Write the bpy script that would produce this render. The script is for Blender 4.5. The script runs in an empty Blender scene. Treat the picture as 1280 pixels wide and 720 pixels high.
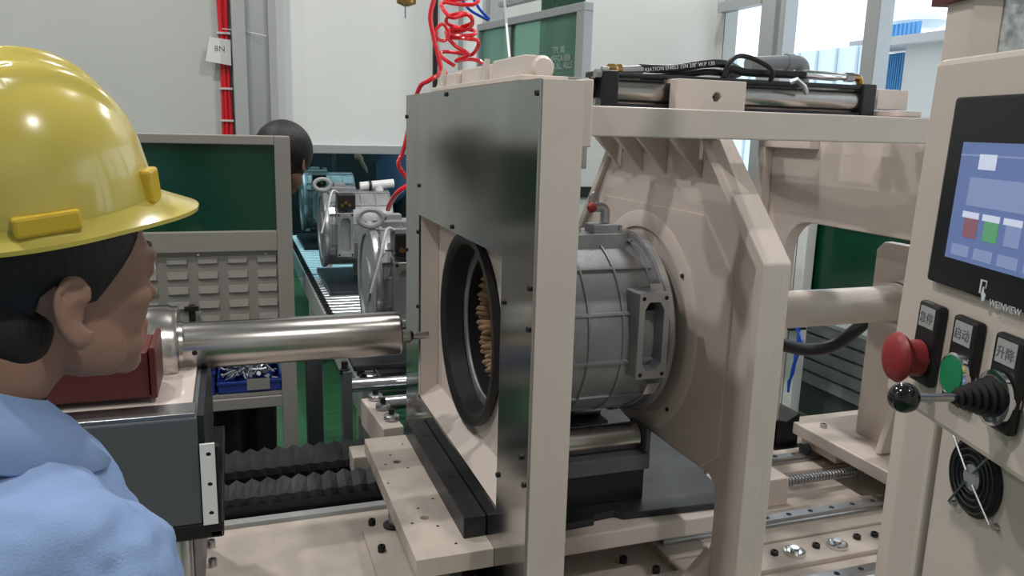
import bpy, bmesh, math, random
from mathutils import Vector, Matrix
from mathutils.geometry import tessellate_polygon
PI=math.pi; S=bpy.context.scene; C=S.collection
random.seed(4)
# ------------------------------------------------------------------ camera
H=1.6; F=994.0
RX=Vector((0.94369585,0.04129494,-0.32822686)); RY=Vector((-0.32975068,0.19692153,-0.9233019)); RZ=Vector((0.02650724,0.9795492,0.19945107))
CR=Matrix((RX,RY,RZ))
cd=bpy.data.cameras.new('camera'); cam=bpy.data.objects.new('camera',cd); C.objects.link(cam); S.camera=cam
cam.matrix_world=Matrix.Translation((0,0,H)) @ CR.to_4x4()
cd.sensor_width=36; cd.lens=F/1280*36; cd.clip_start=0.02; cd.clip_end=200
S.view_settings.view_transform='Standard'; S.view_settings.look='None'; S.view_settings.gamma=1; S.view_settings.use_curve_mapping=False
S.view_settings.exposure=-0.35
# ------------------------------------------------------------------ world and lamps
w=bpy.data.worlds.new('overcast_sky'); S.world=w; w.use_nodes=True
bg=w.node_tree.nodes['Background']; bg.inputs[0].default_value=(0.86,0.93,1.0,1); bg.inputs[1].default_value=2.4
def lamp_light(loc,power,size=.16,col=(1,.97,.94)):
    l=bpy.data.lights.new('lamp_light','AREA'); l.energy=power; l.shape='DISK'; l.size=size; l.color=col
    o=bpy.data.objects.new('lamp_light',l); o.location=loc; C.objects.link(o); return o
LAMPS=[(-1.2,0.9),(-0.9,3.4),(1.2,-0.9),(1.3,2.6),(-3.6,2.0),(3.0,4.6)]
LAMPZ=4.3; LAMPW=60
# ------------------------------------------------------------------ helpers
def ray(px,py): return CR @ Vector((px-640.0,-(py-360.0),-F))
def at(px,py,x=None,y=None,z=None):
    v=ray(px,py)
    t=x/v.x if x is not None else (y/v.y if y is not None else (z-H)/v.z)
    p=v*t; p.z+=H; return p
MC={}
def mat(name,col,rough=.5,metal=0.,spec=.5,noise=0,nscale=8,bump=0,bscale=60,emit=0,coat=0,trans=0,alpha=1,stretch=None,col2=None,ior=1.45,aniso=0):
    m=bpy.data.materials.new(name); m.use_nodes=True; nt=m.node_tree; b=nt.nodes['Principled BSDF']
    b.inputs['Base Color'].default_value=(*col,1); b.inputs['Roughness'].default_value=rough; b.inputs['Metallic'].default_value=metal
    b.inputs['Specular IOR Level'].default_value=spec; b.inputs['Coat Weight'].default_value=coat; b.inputs['IOR'].default_value=ior
    b.inputs['Transmission Weight'].default_value=trans; b.inputs['Alpha'].default_value=alpha; b.inputs['Anisotropic'].default_value=aniso
    if emit: b.inputs['Emission Color'].default_value=(*col,1); b.inputs['Emission Strength'].default_value=emit
    if noise or bump:
        tc=nt.nodes.new('ShaderNodeTexCoord'); mp=nt.nodes.new('ShaderNodeMapping'); nt.links.new(tc.outputs['Object'],mp.inputs[0])
        if stretch: mp.inputs['Scale'].default_value=stretch
    if noise:
        n=nt.nodes.new('ShaderNodeTexNoise'); n.inputs['Scale'].default_value=nscale; n.inputs['Detail'].default_value=5; nt.links.new(mp.outputs[0],n.inputs['Vector'])
        r=nt.nodes.new('ShaderNodeValToRGB'); c2=col2 or tuple(c*(1-noise) for c in col)
        r.color_ramp.elements[0].color=(*c2,1); r.color_ramp.elements[0].position=.35
        r.color_ramp.elements[1].color=(*col,1); r.color_ramp.elements[1].position=.62
        nt.links.new(n.outputs['Fac'],r.inputs[0]); nt.links.new(r.outputs[0],b.inputs['Base Color'])
        mr=nt.nodes.new('ShaderNodeMapRange'); mr.inputs['To Min'].default_value=min(1,rough*1.25); mr.inputs['To Max'].default_value=rough*.85
        nt.links.new(n.outputs['Fac'],mr.inputs[0]); nt.links.new(mr.outputs[0],b.inputs['Roughness'])
    if bump:
        n=nt.nodes.new('ShaderNodeTexNoise'); n.inputs['Scale'].default_value=bscale; n.inputs['Detail'].default_value=3; nt.links.new(mp.outputs[0],n.inputs['Vector'])
        bp=nt.nodes.new('ShaderNodeBump'); bp.inputs['Strength'].default_value=bump; bp.inputs['Distance'].default_value=.002
        nt.links.new(n.outputs['Fac'],bp.inputs['Height']); nt.links.new(bp.outputs[0],b.inputs['Normal'])
    return m
M=dict(
 cream=mat('cream_paint',(.65,.565,.515),.34,noise=.06,nscale=5,bump=.05,bscale=35,coat=.25),
 creamd=mat('cream_paint_worn',(.62,.54,.475),.4,noise=.18,nscale=11,bump=.05,bscale=40),
 console=mat('console_paint',(.60,.52,.465),.3,noise=.04,nscale=4,bump=.1,bscale=120,coat=.3),
 white=mat('white_wall_panel',(.72,.74,.73),.45,noise=.03,nscale=2),
 wallw=mat('grey_white_wall',(.55,.57,.55),.4,noise=.04,nscale=1.5),
 trim=mat('aluminium_trim',(.42,.44,.45),.38,metal=.5),
 black=mat('black_metal',(.012,.012,.013),.4),
 rubber=mat('black_rubber',(.014,.014,.015),.42,spec=.4),
 oxide=mat('black_oxide_steel',(.045,.048,.055),.38,metal=.5,noise=.3,nscale=9),
 stainless=mat('brushed_stainless_sheet',(.47,.48,.465),.17,metal=1,noise=.25,nscale=3,stretch=(1,1,.35),aniso=.3),
 shaft=mat('turned_steel',(.52,.49,.47),.22,metal=1,noise=.15,nscale=6,stretch=(1,.3,.3)),
 steel=mat('machined_steel',(.50,.51,.53),.3,metal=1,noise=.2,nscale=14),
 chrome=mat('chrome',(.75,.76,.78),.1,metal=1),
 alu=mat('cast_aluminium',(.35,.36,.38),.42,metal=.45,noise=.22,nscale=9,bump=.25,bscale=160),
 aluedge=mat('milled_aluminium',(.60,.61,.62),.28,metal=.9),
 coil=mat('varnished_copper_winding',(.33,.20,.10),.45,noise=.6,nscale=30,bump=.6,bscale=50),
 green=mat('dark_green_tinted_sheet',(.004,.062,.028),.12,spec=.5,noise=.25,nscale=2),
 glassg=mat('pale_green_tinted_glass',(.30,.56,.46),.04,trans=.75,ior=1.2),
 glasst=mat('teal_tinted_glass',(.50,.80,.80),.02,trans=1,ior=1.05),
 clear=mat('window_glass',(.95,.97,.98),.0,trans=1,ior=1.02),
 fence=mat('warm_grey_enamel',(.30,.29,.265),.42,noise=.05,nscale=6),
 floor=mat('green_epoxy_floor',(.04,.15,.072),.3,noise=.2,nscale=2),
 ceil=mat('ceiling_sheet',(.5,.5,.5),.7),
 red=mat('red_hose_plastic',(.75,.02,.035),.22,coat=.4),
 redb=mat('red_button_plastic',(.27,.022,.025),.42),
 redm=mat('dark_red_enamel',(.10,.018,.015),.45),
 blue=mat('blue_bin_plastic',(.012,.04,.26),.35),
 bluec=mat('blue_tube_plastic',(.01,.08,.5),.3),
 yellow=mat('yellow_helmet_plastic',(.58,.475,.10),.2,coat=.5,noise=.05,nscale=6),
 yellowd=mat('darker_yellow_plastic',(.62,.42,.03),.3,coat=.3),
 skin=mat('skin',(.29,.165,.12),.5,noise=.12,nscale=16,bump=.12,bscale=90,spec=.35),
 hair=mat('black_hair',(.007,.006,.006),.55,bump=.9,bscale=180,stretch=(1,1,.25)),
 shirt=mat('light_blue_work_shirt',(.25,.36,.60),.85,noise=.08,nscale=7,bump=.35,bscale=500,spec=.2),
 pants=mat('black_trousers',(.010,.010,.012),.8),
 gbox=mat('grey_enamel',(.105,.115,.125),.42,noise=.08,nscale=7),
 grey=mat('light_grey_enamel',(.36,.37,.37),.45),
 wpaint=mat('white_enamel',(.82,.82,.82),.35),
 gbtn=mat('green_button',(.01,.22,.09),.3),
 scrbez=mat('screen_bezel_glass',(.014,.016,.02),.25,noise=.5,nscale=10,stretch=(1,1,.2)),
 scr=mat('screen_blue',(.12,.17,.36),.3,emit=.55), scr2=mat('screen_pale',(.22,.27,.47),.3,emit=.55),
 scrr=mat('screen_red_tile',(.22,.10,.13),.3,emit=.6), scrg=mat('screen_green_tile',(.10,.30,.16),.3,emit=.6), scrw=mat('screen_white',(.55,.6,.75),.3,emit=.6),
 textw=mat('white_print',(.62,.64,.66),.6), textg=mat('grey_print',(.12,.12,.13),.6), textp=mat('pale_print',(.36,.42,.40),.6),
 paper=mat('white_paper',(.75,.75,.76),.7),
 brass=mat('brass',(.45,.27,.09),.3,metal=1), zinc=mat('zinc_bolts',(.60,.63,.66),.25,metal=1),
 pvc=mat('grey_pvc',(.21,.235,.25),.4),
 clad=mat('blue_cladding',(.10,.32,.62),.5), outb=mat('grey_building_render',(.42,.42,.40),.7), roof=mat('pale_corrugated_roof',(.62,.72,.78),.5),
 lampm=mat('lamp_disc',(1,.97,.92),.5,emit=8),
 tread=mat('bellows_fabric',(.035,.036,.04),.6,noise=.3,nscale=14),
)
class MB:
    def __init__(s): s.v=[]; s.f=[]
    def add(s,v,f):
        n=len(s.v); s.v+= [Vector(p) for p in v]; s.f+=[[i+n for i in q] for q in f]; return s
    def box(s,x0,x1,y0,y1,z0,z1,T=None):
        v=[Vector((x,y,z)) for x in (x0,x1) for y in (y0,y1) for z in (z0,z1)]
        if T: v=[T@p for p in v]
        return s.add(v,[(0,1,3,2),(4,6,7,5),(0,4,5,1),(2,3,7,6),(0,2,6,4),(1,5,7,3)])
    def plate(s,loops,axis,a0,a1,T=None):
        # loops: outer, holes - 2D points in the other two axes
        def mk(p,a):
            q={'x':(a,p[0],p[1]),'y':(p[0],a,p[1]),'z':(p[0],p[1],a)}[axis]; q=Vector(q)
            return T@q if T else q
        tri=tessellate_polygon([[Vector((p[0],p[1],0)) for p in l] for l in loops])
        pts=[p for l in loops for p in l]; n=len(pts)
        v=[mk(p,a0) for p in pts]+[mk(p,a1) for p in pts]
        f=[tuple(t) for t in tri]+[tuple(i+n for i in reversed(t)) for t in tri]; k=0
        for l in loops:
            m=len(l)
            for i in range(m):
                j=(i+1)%m; f.append((k+i,k+j,k+j+n,k+i+n))
            k+=m
        return s.add(v,f)
    def lathe(s,prof,o,d,seg=32,closed=False):
        o=Vector(o); d=Vector(d).normalized(); a=d.orthogonal().normalized(); b=d.cross(a); v=[];f=[]
        for (t,r) in prof:
            for i in range(seg):
                an=2*PI*i/seg; v.append(o+d*t+(a*math.cos(an)+b*math.sin(an))*r)
        m=len(prof)
        for j in range(m if closed else m-1):
            for i in range(seg):
                k=(i+1)%seg; j2=(j+1)%m
                f.append((j*seg+i,j*seg+k,j2*seg+k,j2*seg+i))
        if not closed:
            f.append(tuple(range(seg))); f.append(tuple((m-1)*seg+i for i in reversed(range(seg))))
        return s.add(v,f)
    def cyl(s,p0,p1,r,seg=20,r2=None):
        p0=Vector(p0);p1=Vector(p1); return s.lathe([(0,r),((p1-p0).length,r if r2 is None else r2)],p0,p1-p0,seg)
    def tube(s,pts,r,seg=8,cap=True):
        pts=[Vector(p) for p in pts]; v=[];f=[]; n=len(pts); rr=r if isinstance(r,(list,tuple)) else [r]*n
        a=None
        for i,p in enumerate(pts):
            t=(pts[min(i+1,n-1)]-pts[max(i-1,0)]).normalized()
            a=t.orthogonal().normalized() if a is None else (a-t*a.dot(t)).normalized()
            b=t.cross(a)
            for k in range(seg):
                an=2*PI*k/seg; v.append(p+(a*math.cos(an)+b*math.sin(an))*rr[i])
        for i in range(n-1):
            for k in range(seg):
                k2=(k+1)%seg; f.append((i*seg+k,i*seg+k2,(i+1)*seg+k2,(i+1)*seg+k))
        if cap: f.append(tuple(range(seg))); f.append(tuple((n-1)*seg+i for i in reversed(range(seg))))
        return s.add(v,f)
    def ball(s,c,r,seg=20,rings=12,T=None):
        c=Vector(c); r=Vector(r) if hasattr(r,'__len__') else Vector((r,r,r)); v=[];f=[]
        for j in range(1,rings):
            th=PI*j/rings
            for i in range(seg):
                an=2*PI*i/seg; v.append(Vector((r.x*math.sin(th)*math.cos(an),r.y*math.sin(th)*math.sin(an),r.z*math.cos(th))))
        v.append(Vector((0,0,r.z))); v.append(Vector((0,0,-r.z))); N=(rings-1)*seg
        for j in range(rings-2):
            for i in range(seg):
                k=(i+1)%seg; f.append((j*seg+i,(j+1)*seg+i,(j+1)*seg+k,j*seg+k))
        for i in range(seg):
            k=(i+1)%seg; f.append((N,i,k)); f.append((N+1,(rings-2)*seg+k,(rings-2)*seg+i))
        if T is not None: v=[T@p for p in v]
        return s.add([p+c for p in v],f)
def smooth_path(pts,n=8):
    pts=[Vector(p) for p in pts]; out=[]
    for i in range(len(pts)-1):
        p0=pts[max(i-1,0)];p1=pts[i];p2=pts[i+1];p3=pts[min(i+2,len(pts)-1)]
        for k in range(n):
            t=k/n; out.append(.5*((2*p1)+(p2-p0)*t+(2*p0-5*p1+4*p2-p3)*t*t+(3*p1-p0-3*p2+p3)*t**3))
    out.append(pts[-1]); return out
def obj(name,mb,m,parent=None,bevel=0,smooth=False,label=None,kind=None,sub=0):
    me=bpy.data.meshes.new(name); me.from_pydata([tuple(p) for p in mb.v],[],mb.f); me.validate()
    b=bmesh.new(); b.from_mesh(me); bmesh.ops.recalc_face_normals(b,faces=b.faces); b.to_mesh(me); b.free()
    me.materials.append(M[m] if isinstance(m,str) else m)
    if smooth:
        me.polygons.foreach_set('use_smooth',[True]*len(me.polygons)); 
        try: me.set_sharp_from_angle(angle=math.radians(38))
        except Exception: pass
    o=bpy.data.objects.new(name,me); C.objects.link(o)
    if parent is not None: child(o,parent)
    if bevel:
        q=o.modifiers.new('bevel','BEVEL'); q.width=bevel; q.segments=2; q.limit_method='ANGLE'; q.angle_limit=math.radians(40)
    if sub: q=o.modifiers.new('subdivision','SUBSURF'); q.levels=sub; q.render_levels=sub
    if label: o['label']=label
    if kind: o['kind']=kind
    return o
def child(o,parent):
    o.parent=parent
    mw=mw_of(parent)
    o.matrix_parent_inverse=mw.inverted()
def mw_of(q):
    m=Matrix.LocRotScale(q.location,q.rotation_euler,q.scale)
    if q.parent is not None: m=mw_of(q.parent) @ q.matrix_parent_inverse @ m
    return m
def thing(name,label,cat,loc=(0,0,0),group=None):
    o=bpy.data.objects.new(name,None); C.objects.link(o); o.location=loc; o.empty_display_size=.05
    o['label']=label; o['category']=cat
    if group: o['group']=group
    return o
def tag(o,label,cat,group=None):
    o['label']=label; o['category']=cat
    if group: o['group']=group
    return o
def struct(name,mb,m,parent=None,bevel=0,smooth=False):
    o=obj(name,mb,m,parent,bevel,smooth)
    if parent is None: o['kind']='structure'
    return o
def rep(proto,loc,parent=None,rot=None):
    c=proto.copy(); C.objects.link(c); c.parent=None; c.matrix_parent_inverse=Matrix.Identity(4); c.location=loc
    if rot is not None: c.rotation_euler=rot
    if parent is not None: child(c,parent)
    return c
def reps(name,mb,m,locs,parent,smooth=False,bevel=0):
    # alike pieces sharing one mesh, each an object of its own
    p=obj(name,mb,m,None,bevel,smooth); p.location=locs[0]; child(p,parent); out=[p]
    for l in locs[1:]: out.append(rep(p,l,parent))
    return out
def circ(cx,cy,r,n=40,a0=0): return [(cx+r*math.cos(a0+2*PI*i/n),cy+r*math.sin(a0+2*PI*i/n)) for i in range(n)]
def text(name,body,size,m,T,parent,ext=.0004,label=None,sx=1):
    cu=bpy.data.curves.new(name,'FONT'); cu.body=body; cu.size=size; cu.extrude=ext; cu.align_x='LEFT'; cu.materials.append(M[m]); cu.resolution_u=3
    q=bpy.data.objects.new(name,cu); C.objects.link(q); bpy.context.view_layer.update()
    me=bpy.data.meshes.new_from_object(q.evaluated_get(bpy.context.evaluated_depsgraph_get())); bpy.data.objects.remove(q); bpy.data.curves.remove(cu)
    o=bpy.data.objects.new(name,me); C.objects.link(o)
    o.matrix_world=T@Matrix.Diagonal((sx,1,1,1)); loc,rot,sc=o.matrix_world.decompose(); o.location=loc; o.rotation_euler=rot.to_euler(); o.scale=sc
    if parent is not None: child(o,parent)
    if label: o['label']=label
    return o
def frame_T(o,ux,uy):
    ux=Vector(ux).normalized(); uy=Vector(uy); uy=(uy-ux*uy.dot(ux)).normalized(); uz=ux.cross(uy)
    m=Matrix((ux,uy,uz)).transposed().to_4x4(); m.translation=Vector(o); return m
def bolt_mb(r,h,axis,hexr=None):
    a=Vector(axis); return MB().lathe([(0,r),(h*.85,r),(h,r*.85),(h,r*.5),(h*.6,r*.5)],(0,0,0),a,12)

YC=1.965; ZC=1.07; GX=.53; ZB=.42
# ================================================================== SETTING
struct('floor',MB().box(-5,6,-2.5,10,-.05,0),'floor')
WY=5.6
struct('wall_left',MB().box(-5.1,-5,-2.5,10,0,4.6),'wallw')
struct('wall_front',MB().box(-5.1,6,-2.6,-2.5,0,4.6),'wallw')
# back wall: left panel up to the corner of the right-hand window wall
xr=at(893,60,y=WY).x
struct('wall_back',MB().box(-5,.36,WY,WY+.12,0,4.6),'wallw')
pw=MB(); pw.box(1.62,xr+.1,WY,WY+.12,0,4.6)
struct('wall_back',pw,'wallw')
struct('wall_back',MB().box(.36,1.62,WY,WY+.12,2.9,4.6),'wallw')
struct('trim_1',MB().box(at(724,238,y=WY).x-.6,xr,WY-.02,WY,1.08,1.16),'black')
tp=thing('partition_panel','white hanging partition panel above teal glass at back','partition',(.9,WY-.1,1.47))
x0=at(345,100,y=WY-.1).x; x1=at(541,30,y=WY-.1).x; zb=at(450,181,y=WY-.1).z
obj('white_sheet',MB().box(x0,x1,WY-.1,WY-.06,zb,4.3),'white',tp)
obj('bottom_rail',MB().box(x0,x1+.02,WY-.13,WY-.05,zb-.06,zb),'trim',tp,.004)
obj('tinted_pane',MB().box(x0-.1,x1,WY-.095,WY-.085,.55,zb-.06),'glasst',tp,label='teal tinted glass pane')
obj('joint_strip',MB().box(x1,x1+.03,WY-.12,WY-.05,.3,4.3),'black',tp)
tp2=thing('partition_panel','narrow white partition panel right of the black joint strip','partition',(1.45,WY-.1,.0))
x2=at(603,30,y=WY-.1).x
obj('white_sheet',MB().box(x1+.035,x2,WY-.1,WY-.06,.2,4.3),'white',tp2)
obj('joint_strip',MB().box(at(573,30,y=WY-.1).x,at(573,30,y=WY-.1).x+.025,WY-.13,WY-.1,.3,4.3),'trim',tp2)
# column left of the panel
cx0=at(291,80,y=WY-.1).x; cx1=at(345,80,y=WY-.1).x
tc_=thing('wall_column','grey steel column beside the red cables','column',((cx0+cx1)/2,WY-.1,0))
obj('web',MB().box(cx0+.08,cx1-.04,WY-.2,WY-.05,0,4.6),'trim',tc_)
for a,b in ((cx0,cx0+.08),(cx1-.05,cx1)): obj('flange',MB().box(a,b,WY-.26,WY-.04,0,4.6),'grey',tc_,.004)
c2=thing('wall_column','grey steel column carrying two blue air tubes','column',(at(617,10,y=WY-.3).x,WY-.3,0))
a=at(610,5,y=WY-.3).x; b=at(627,5,y=WY-.3).x
obj('profile',MB().box(a,b,WY-.35,WY-.25,0,4.6),'trim',c2,.004)
obj('cover_strip',MB().box(b+.02,b+.035,WY-.3,WY-.25,0,4.6),'grey',c2)
# red cable bundle
cb=thing('cable_bundle','bundle of red cables running down the left wall','cables',(at(281,80,y=WY).x,WY-.03,0))
for k in range(4):
    xx=at(281,80,y=WY).x-.024+.016*k
    pts=[(xx+.006*math.sin(z*4+k),WY-.03-.012*(k%2),z) for z in [0+.2*i for i in range(23)]]
    obj('cable',MB().tube(pts,.011,8),'red',cb,smooth=True)
for z in (1.78,2.12,1.58):
    obj('cable_tie',MB().box(at(281,80,y=WY).x-.04,at(281,80,y=WY).x+.04,WY-.065,WY-.01,z,z+.012),'paper',cb)
o=obj('string',MB().tube(smooth_path([at(278,36,y=WY-.08),at(305,39,y=WY-.2),at(333,45,y=WY-.27)]),.003,6),'paper'); tag(o,'thin white string tied from the red cables to the column','string')
tg=thing('paper_tag','white paper tag hanging on the red cables','tag',at(270,78,y=WY-.1))
p=[at(262,46,y=WY-.1),at(288,50,y=WY-.1),at(289,82,y=WY-.1),at(257,76,y=WY-.1)]
obj('sheet',MB().plate([[(q.x,q.z) for q in p]],'y',WY-.1,WY-.098),'paper',tg)
text('lettering','8N',.05,'textg',frame_T(at(268,64,y=WY-.101),(1,0,0),(0,0,1)),tg)

# right window wall (runs toward the camera)
WX=xr; sill=1.17; hz1=2.46
yy=lambda px,py: at(px,py,x=WX).y
struct('wall_right',MB().box(WX,WX+.12,-2.5,WY+.12,0,sill).box(WX,WX+.12,-2.5,WY+.12,hz1+.75,4.6).box(WX,WX+.12,yy(903,60),WY,sill,hz1+.75),'wallw')
struct('ceiling',MB().box(-5,xr+.12,-2.5,WY+.12,4.6,4.7),'ceil')
ya=yy(903,60)
mull=[(yy(965,60),.16),(yy(983,60),.05),(yy(1097,50),.11)]
yb_=yy(1172,40)
wn=struct('window_1',MB().box(WX-.05,WX+.05,-2.4,ya,hz1+.66,hz1+.75).box(WX-.08,WX+.06,-2.4,ya,sill-.04,sill+.03),'trim',bevel=.004)
for i,(ym,wd) in enumerate(mull+[(1.6,.1),(.2,.1)]):
    struct('mullion',MB().box(WX-.06,WX+.05,ym-wd/2,ym+wd/2,sill+.03,hz1+.66),'trim',wn,.006)
struct('blind_box',MB().box(WX-.07,WX-.0,mull[0][0]+.08,ya,at(930,12,x=WX).z+.0,at(930,12,x=WX).z+.07),'trim',wn)
struct('glass',MB().box(WX,WX+.006,-2.4,ya,sill+.03,hz1+.66),'clear',wn)
# outdoors
t=thing('neighbouring_building','grey building with blue cladding outside the window','building',(9,5,0))
obj('wall',MB().box(9.2,14,1.0,at(1130,80,x=9.2).y,0,at(1150,55,x=9.2).z),'outb',t)
ylo=at(1133,80,x=9.6).y; yhi=at(1098,80,x=9.6).y
n=26
for i in range(n):
    y0=ylo+(yhi-ylo)*i/n; obj('cladding_sheet',MB().box(9.6-.06*(i%2),9.75,y0,y0+(yhi-ylo)/n*.93,0,at(1110,68,x=9.6).z),'clad',t)
obj('roof_edge',MB().box(9.0,14,1,yhi,at(1150,55,x=9.2).z,at(1150,55,x=9.2).z+.12),'grey',t)
t=thing('canopy','pale corrugated translucent canopy outside the middle window','canopy',(6,8,0))
yc0=at(1092,80,x=9).y; zc_=at(1040,62,x=9).z
for i in range(26):
    y0=yc0+.22*i; obj('corrugated_sheet',MB().box(8.9-.05*(i%2),8.95,y0,y0+.21,0,zc_),'roof',t)
t=thing('roof_ventilator','pale ribbed roof ventilator on the building outside','ventilator',(11,6,2.6))
vp=at(1148,38,x=11)
obj('cap',MB().lathe([(0,.3),(.1,.45),(.22,.3),(.28,.05)],(vp.x,vp.y,at(1148,55,x=11).z+.25),(0,0,1),20),'roof',t,smooth=True)
for k in range(10): obj('fin',MB().box(vp.x-.45,vp.x-.4,vp.y-.45+k*.09,vp.y-.41+k*.09,at(1148,55,x=11).z+.0,at(1148,55,x=11).z+.3),'clad',t)
# ceiling lamps
for k,(lx,ly) in enumerate(LAMPS):
    where=['above the man in the helmet','above the left fence','above the console','above the press','at the far left','by the windows'][k]
    t=thing('ceiling_lamp','round high bay lamp hanging '+where,'lamp',(lx,ly,LAMPZ),group='high bay lamps')
    obj('shade',MB().lathe([(0.0,.24),(.12,.1),(.2,.08),(.2,.07),(.12,.09),(.0,.23)],(lx,ly,LAMPZ),(0,0,1),24,True),'grey',t,smooth=True)
    obj('diffuser',MB().cyl((lx,ly,LAMPZ+.02),(lx,ly,LAMPZ+.03),.2,24),'lampm',t)
    obj('cord',MB().cyl((lx,ly,LAMPZ+.2),(lx,ly,4.6),.008,8),'black',t)
    lamp_light((lx,ly,LAMPZ-.02),LAMPW)

# ================================================================== MACHINE BASE
base=thing('machine_base','cream steel machine bed under the press and ram','machine base',(.9,1.8,0))
obj('bed_plate',MB().box(-1.2,2.9,1.15,2.3,ZB-.05,ZB),'creamd',base,.004)
obj('side_wall',MB().box(-1.18,2.88,1.17,1.2,0,ZB-.05),'cream',base)
obj('side_wall',MB().box(-1.18,2.88,2.25,2.28,0,ZB-.05),'cream',base)
obj('rear_bed_plate',MB().box(1.15,2.9,2.3,2.62,ZB-.05,ZB),'creamd',base,.004)
def pad(name,x0,x1,y0,y1,z0,z1,m='creamd'): return obj(name,MB().box(x0,x1,y0,y1,z0,z1),m,base,.003)
pad('rail_seat',1.1,2.8,2.12,2.30,ZB,ZB+.02); pad('rail_seat',1.1,2.8,1.74,1.9,ZB,ZB+.02); pad('levelling_strip',1.1,2.6,1.62,1.735,ZB,ZB+.015); pad('rail_seat',1.1,2.6,1.42,1.6,ZB,ZB+.01)
pad('foot_pad',.32,.56,1.45,2.15,ZB,ZB+.018)
def bolts(name,locs,r,h,parent,axis=(0,0,1),m='black'): return reps(name,bolt_mb(r,h,axis),m,[Vector(l) for l in locs],parent,smooth=True)
bolts('bolt',[at(968,693,z=.435),at(1020,684,z=.435),at(1071,673,z=.435),at(1093,670,z=.435)],.011,.012,base)
bolts('bolt',[at(465,656,z=ZB+.018),at(477,689,z=ZB+.018),at(762,678,z=ZB),at(779,703,z=ZB),at(847,670,z=ZB),at(820,716,z=ZB+.02)],.011,.018,base)
bolts('bolt',[at(264,683,z=ZB),at(266,707,z=ZB)],.012,.02,base,m='steel')
for px,py in ((993,691),(1046,682)):
    q=at(px,py,z=.436); obj('levelling_washer',MB().lathe([(0,.03),(.008,.03),(.010,.024),(.006,.02),(.006,.012),(.018,.012),(.018,.004)],q,(0,0,1),24),'chrome',base,smooth=True)
# linear rails
def rail(y,z,x0,x1,label,w=.034,h=.026):
    t=thing('linear_rail',label,'rail',((x0+x1)/2,y,z),group=None)
    obj('rail_bar',MB().plate([[(y-w/2,z),(y+w/2,z),(y+w/2,z+h*.35),(y+w*.38,z+h*.5),(y+w/2,z+h*.65),(y+w/2,z+h),(y-w/2,z+h),(y-w/2,z+h*.65),(y-w*.38,z+h*.5),(y-w/2,z+h*.35)]],'x',x0,x1),'steel',t,.001)
    n=int((x1-x0)/.08)
    reps('bolt_hole',MB().cyl((0,0,-.002),(0,0,.0008),.008,14),'oxide',[Vector((x0+.04+i*.08,y,z+h)) for i in range(n)],t)
    return t
rail(2.20,ZB+.02,1.2,2.75,'polished linear rail farthest from the camera, beside the screw')
rail(1.82,ZB+.02,1.12,2.75,'polished linear rail in the middle, in front of the screw')
rail(1.52,ZB+.01,1.12,2.6,'polished linear rail nearest the camera, at the frame bottom')
# ball screw
t=thing('ball_screw','long threaded steel ball screw between the linear rails','screw',(1.8,2.01,ZB+.05))
pts=[]; sp=.0125; x=1.2; 
prof=[]; 
while x<2.8:
    prof+= [(x,.0165),(x+sp*.45,.0165),(x+sp*.55,.0125),(x+sp*.9,.0125)]; x+=sp
obj('thread',MB().lathe(prof,(0,2.01,ZB+.05),(1,0,0),14),'steel',t,smooth=False)
obj('end_nut',MB().box(1.1,at(983,600,y=2.0).x-.03,1.95,2.07,ZB,ZB+.095),'cream',t,.004)

# ================================================================== GATE
g=thing('gate_frame','cream upright gate frame faced with a brushed stainless sheet','machine frame',(GX,YC,ZB))
W=[(1.55,.762),(2.33,.762),(2.33,1.333),(1.55,1.333)]
YN=1.365; YF=2.515; ZT=1.685
obj('frame',MB().plate([[(YN,ZB),(YF,ZB),(YF,ZT),(YN,ZT)],W],'x',GX+.003,GX+.06),'cream',g,.003)
obj('back_plate',MB().plate([[(YN,ZB),(YF,ZB),(YF,ZT),(YN,ZT)],circ(YC,ZC,.25,48)],'x',GX+.06,GX+.083),'cream',g,.002)
obj('side_plate',MB().box(GX+.003,GX+.084,YN-.004,YN-.0005,ZB,ZT),'cream',g,.001)
obj('sill_fillet',MB().plate([[(GX+.003,.762),(GX+.06,.762),(GX+.06,.80)]],'y',1.55,2.33),'cream',g)
obj('upper_cap',MB().box(GX+.083,GX+.104,YN,YF,1.565,ZT+.003),'cream',g,.003)
obj('front_sheet',MB().plate([[(YN,ZB),(YF,ZB),(YF,ZT),(YN,ZT)],W],'x',GX-.003,GX+.003),'stainless',g,label='brushed stainless front sheet with a cut-out')
sc=[(GX-.003,y,z) for y,z in ((1.372,1.66),(2.02,1.675),(2.505,1.62),(2.508,1.2),(2.33,1.42),(1.95,1.345),(1.53,1.24),(1.378,1.3),(1.378,1.22),(2.34,1.28),(2.34,1.05),(1.40,.95),(1.54,.85),(1.378,.9))]
reps('screw',bolt_mb(.006,.005,(-1,0,0)),'black',[Vector(s_) for s_ in sc],g,smooth=True)
obj('seal_ring',MB().lathe([(0,.256),(0,.238),(.010,.224),(.056,.214),(.058,.249),(.018,.249),(.018,.256)],(.567,YC,ZC),(1,0,0),64,True),'rubber',g,smooth=True,label='black rubber seal ring')
gus=MB()
for y0 in (1.385,2.46): gus.plate([[(GX+.083,.68),(GX+.30,ZB+.02),(GX+.3,ZB),(GX+.083,ZB)]],'y',y0,y0+.03)
obj('foot_gusset',gus,'cream',g,.003)
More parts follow.
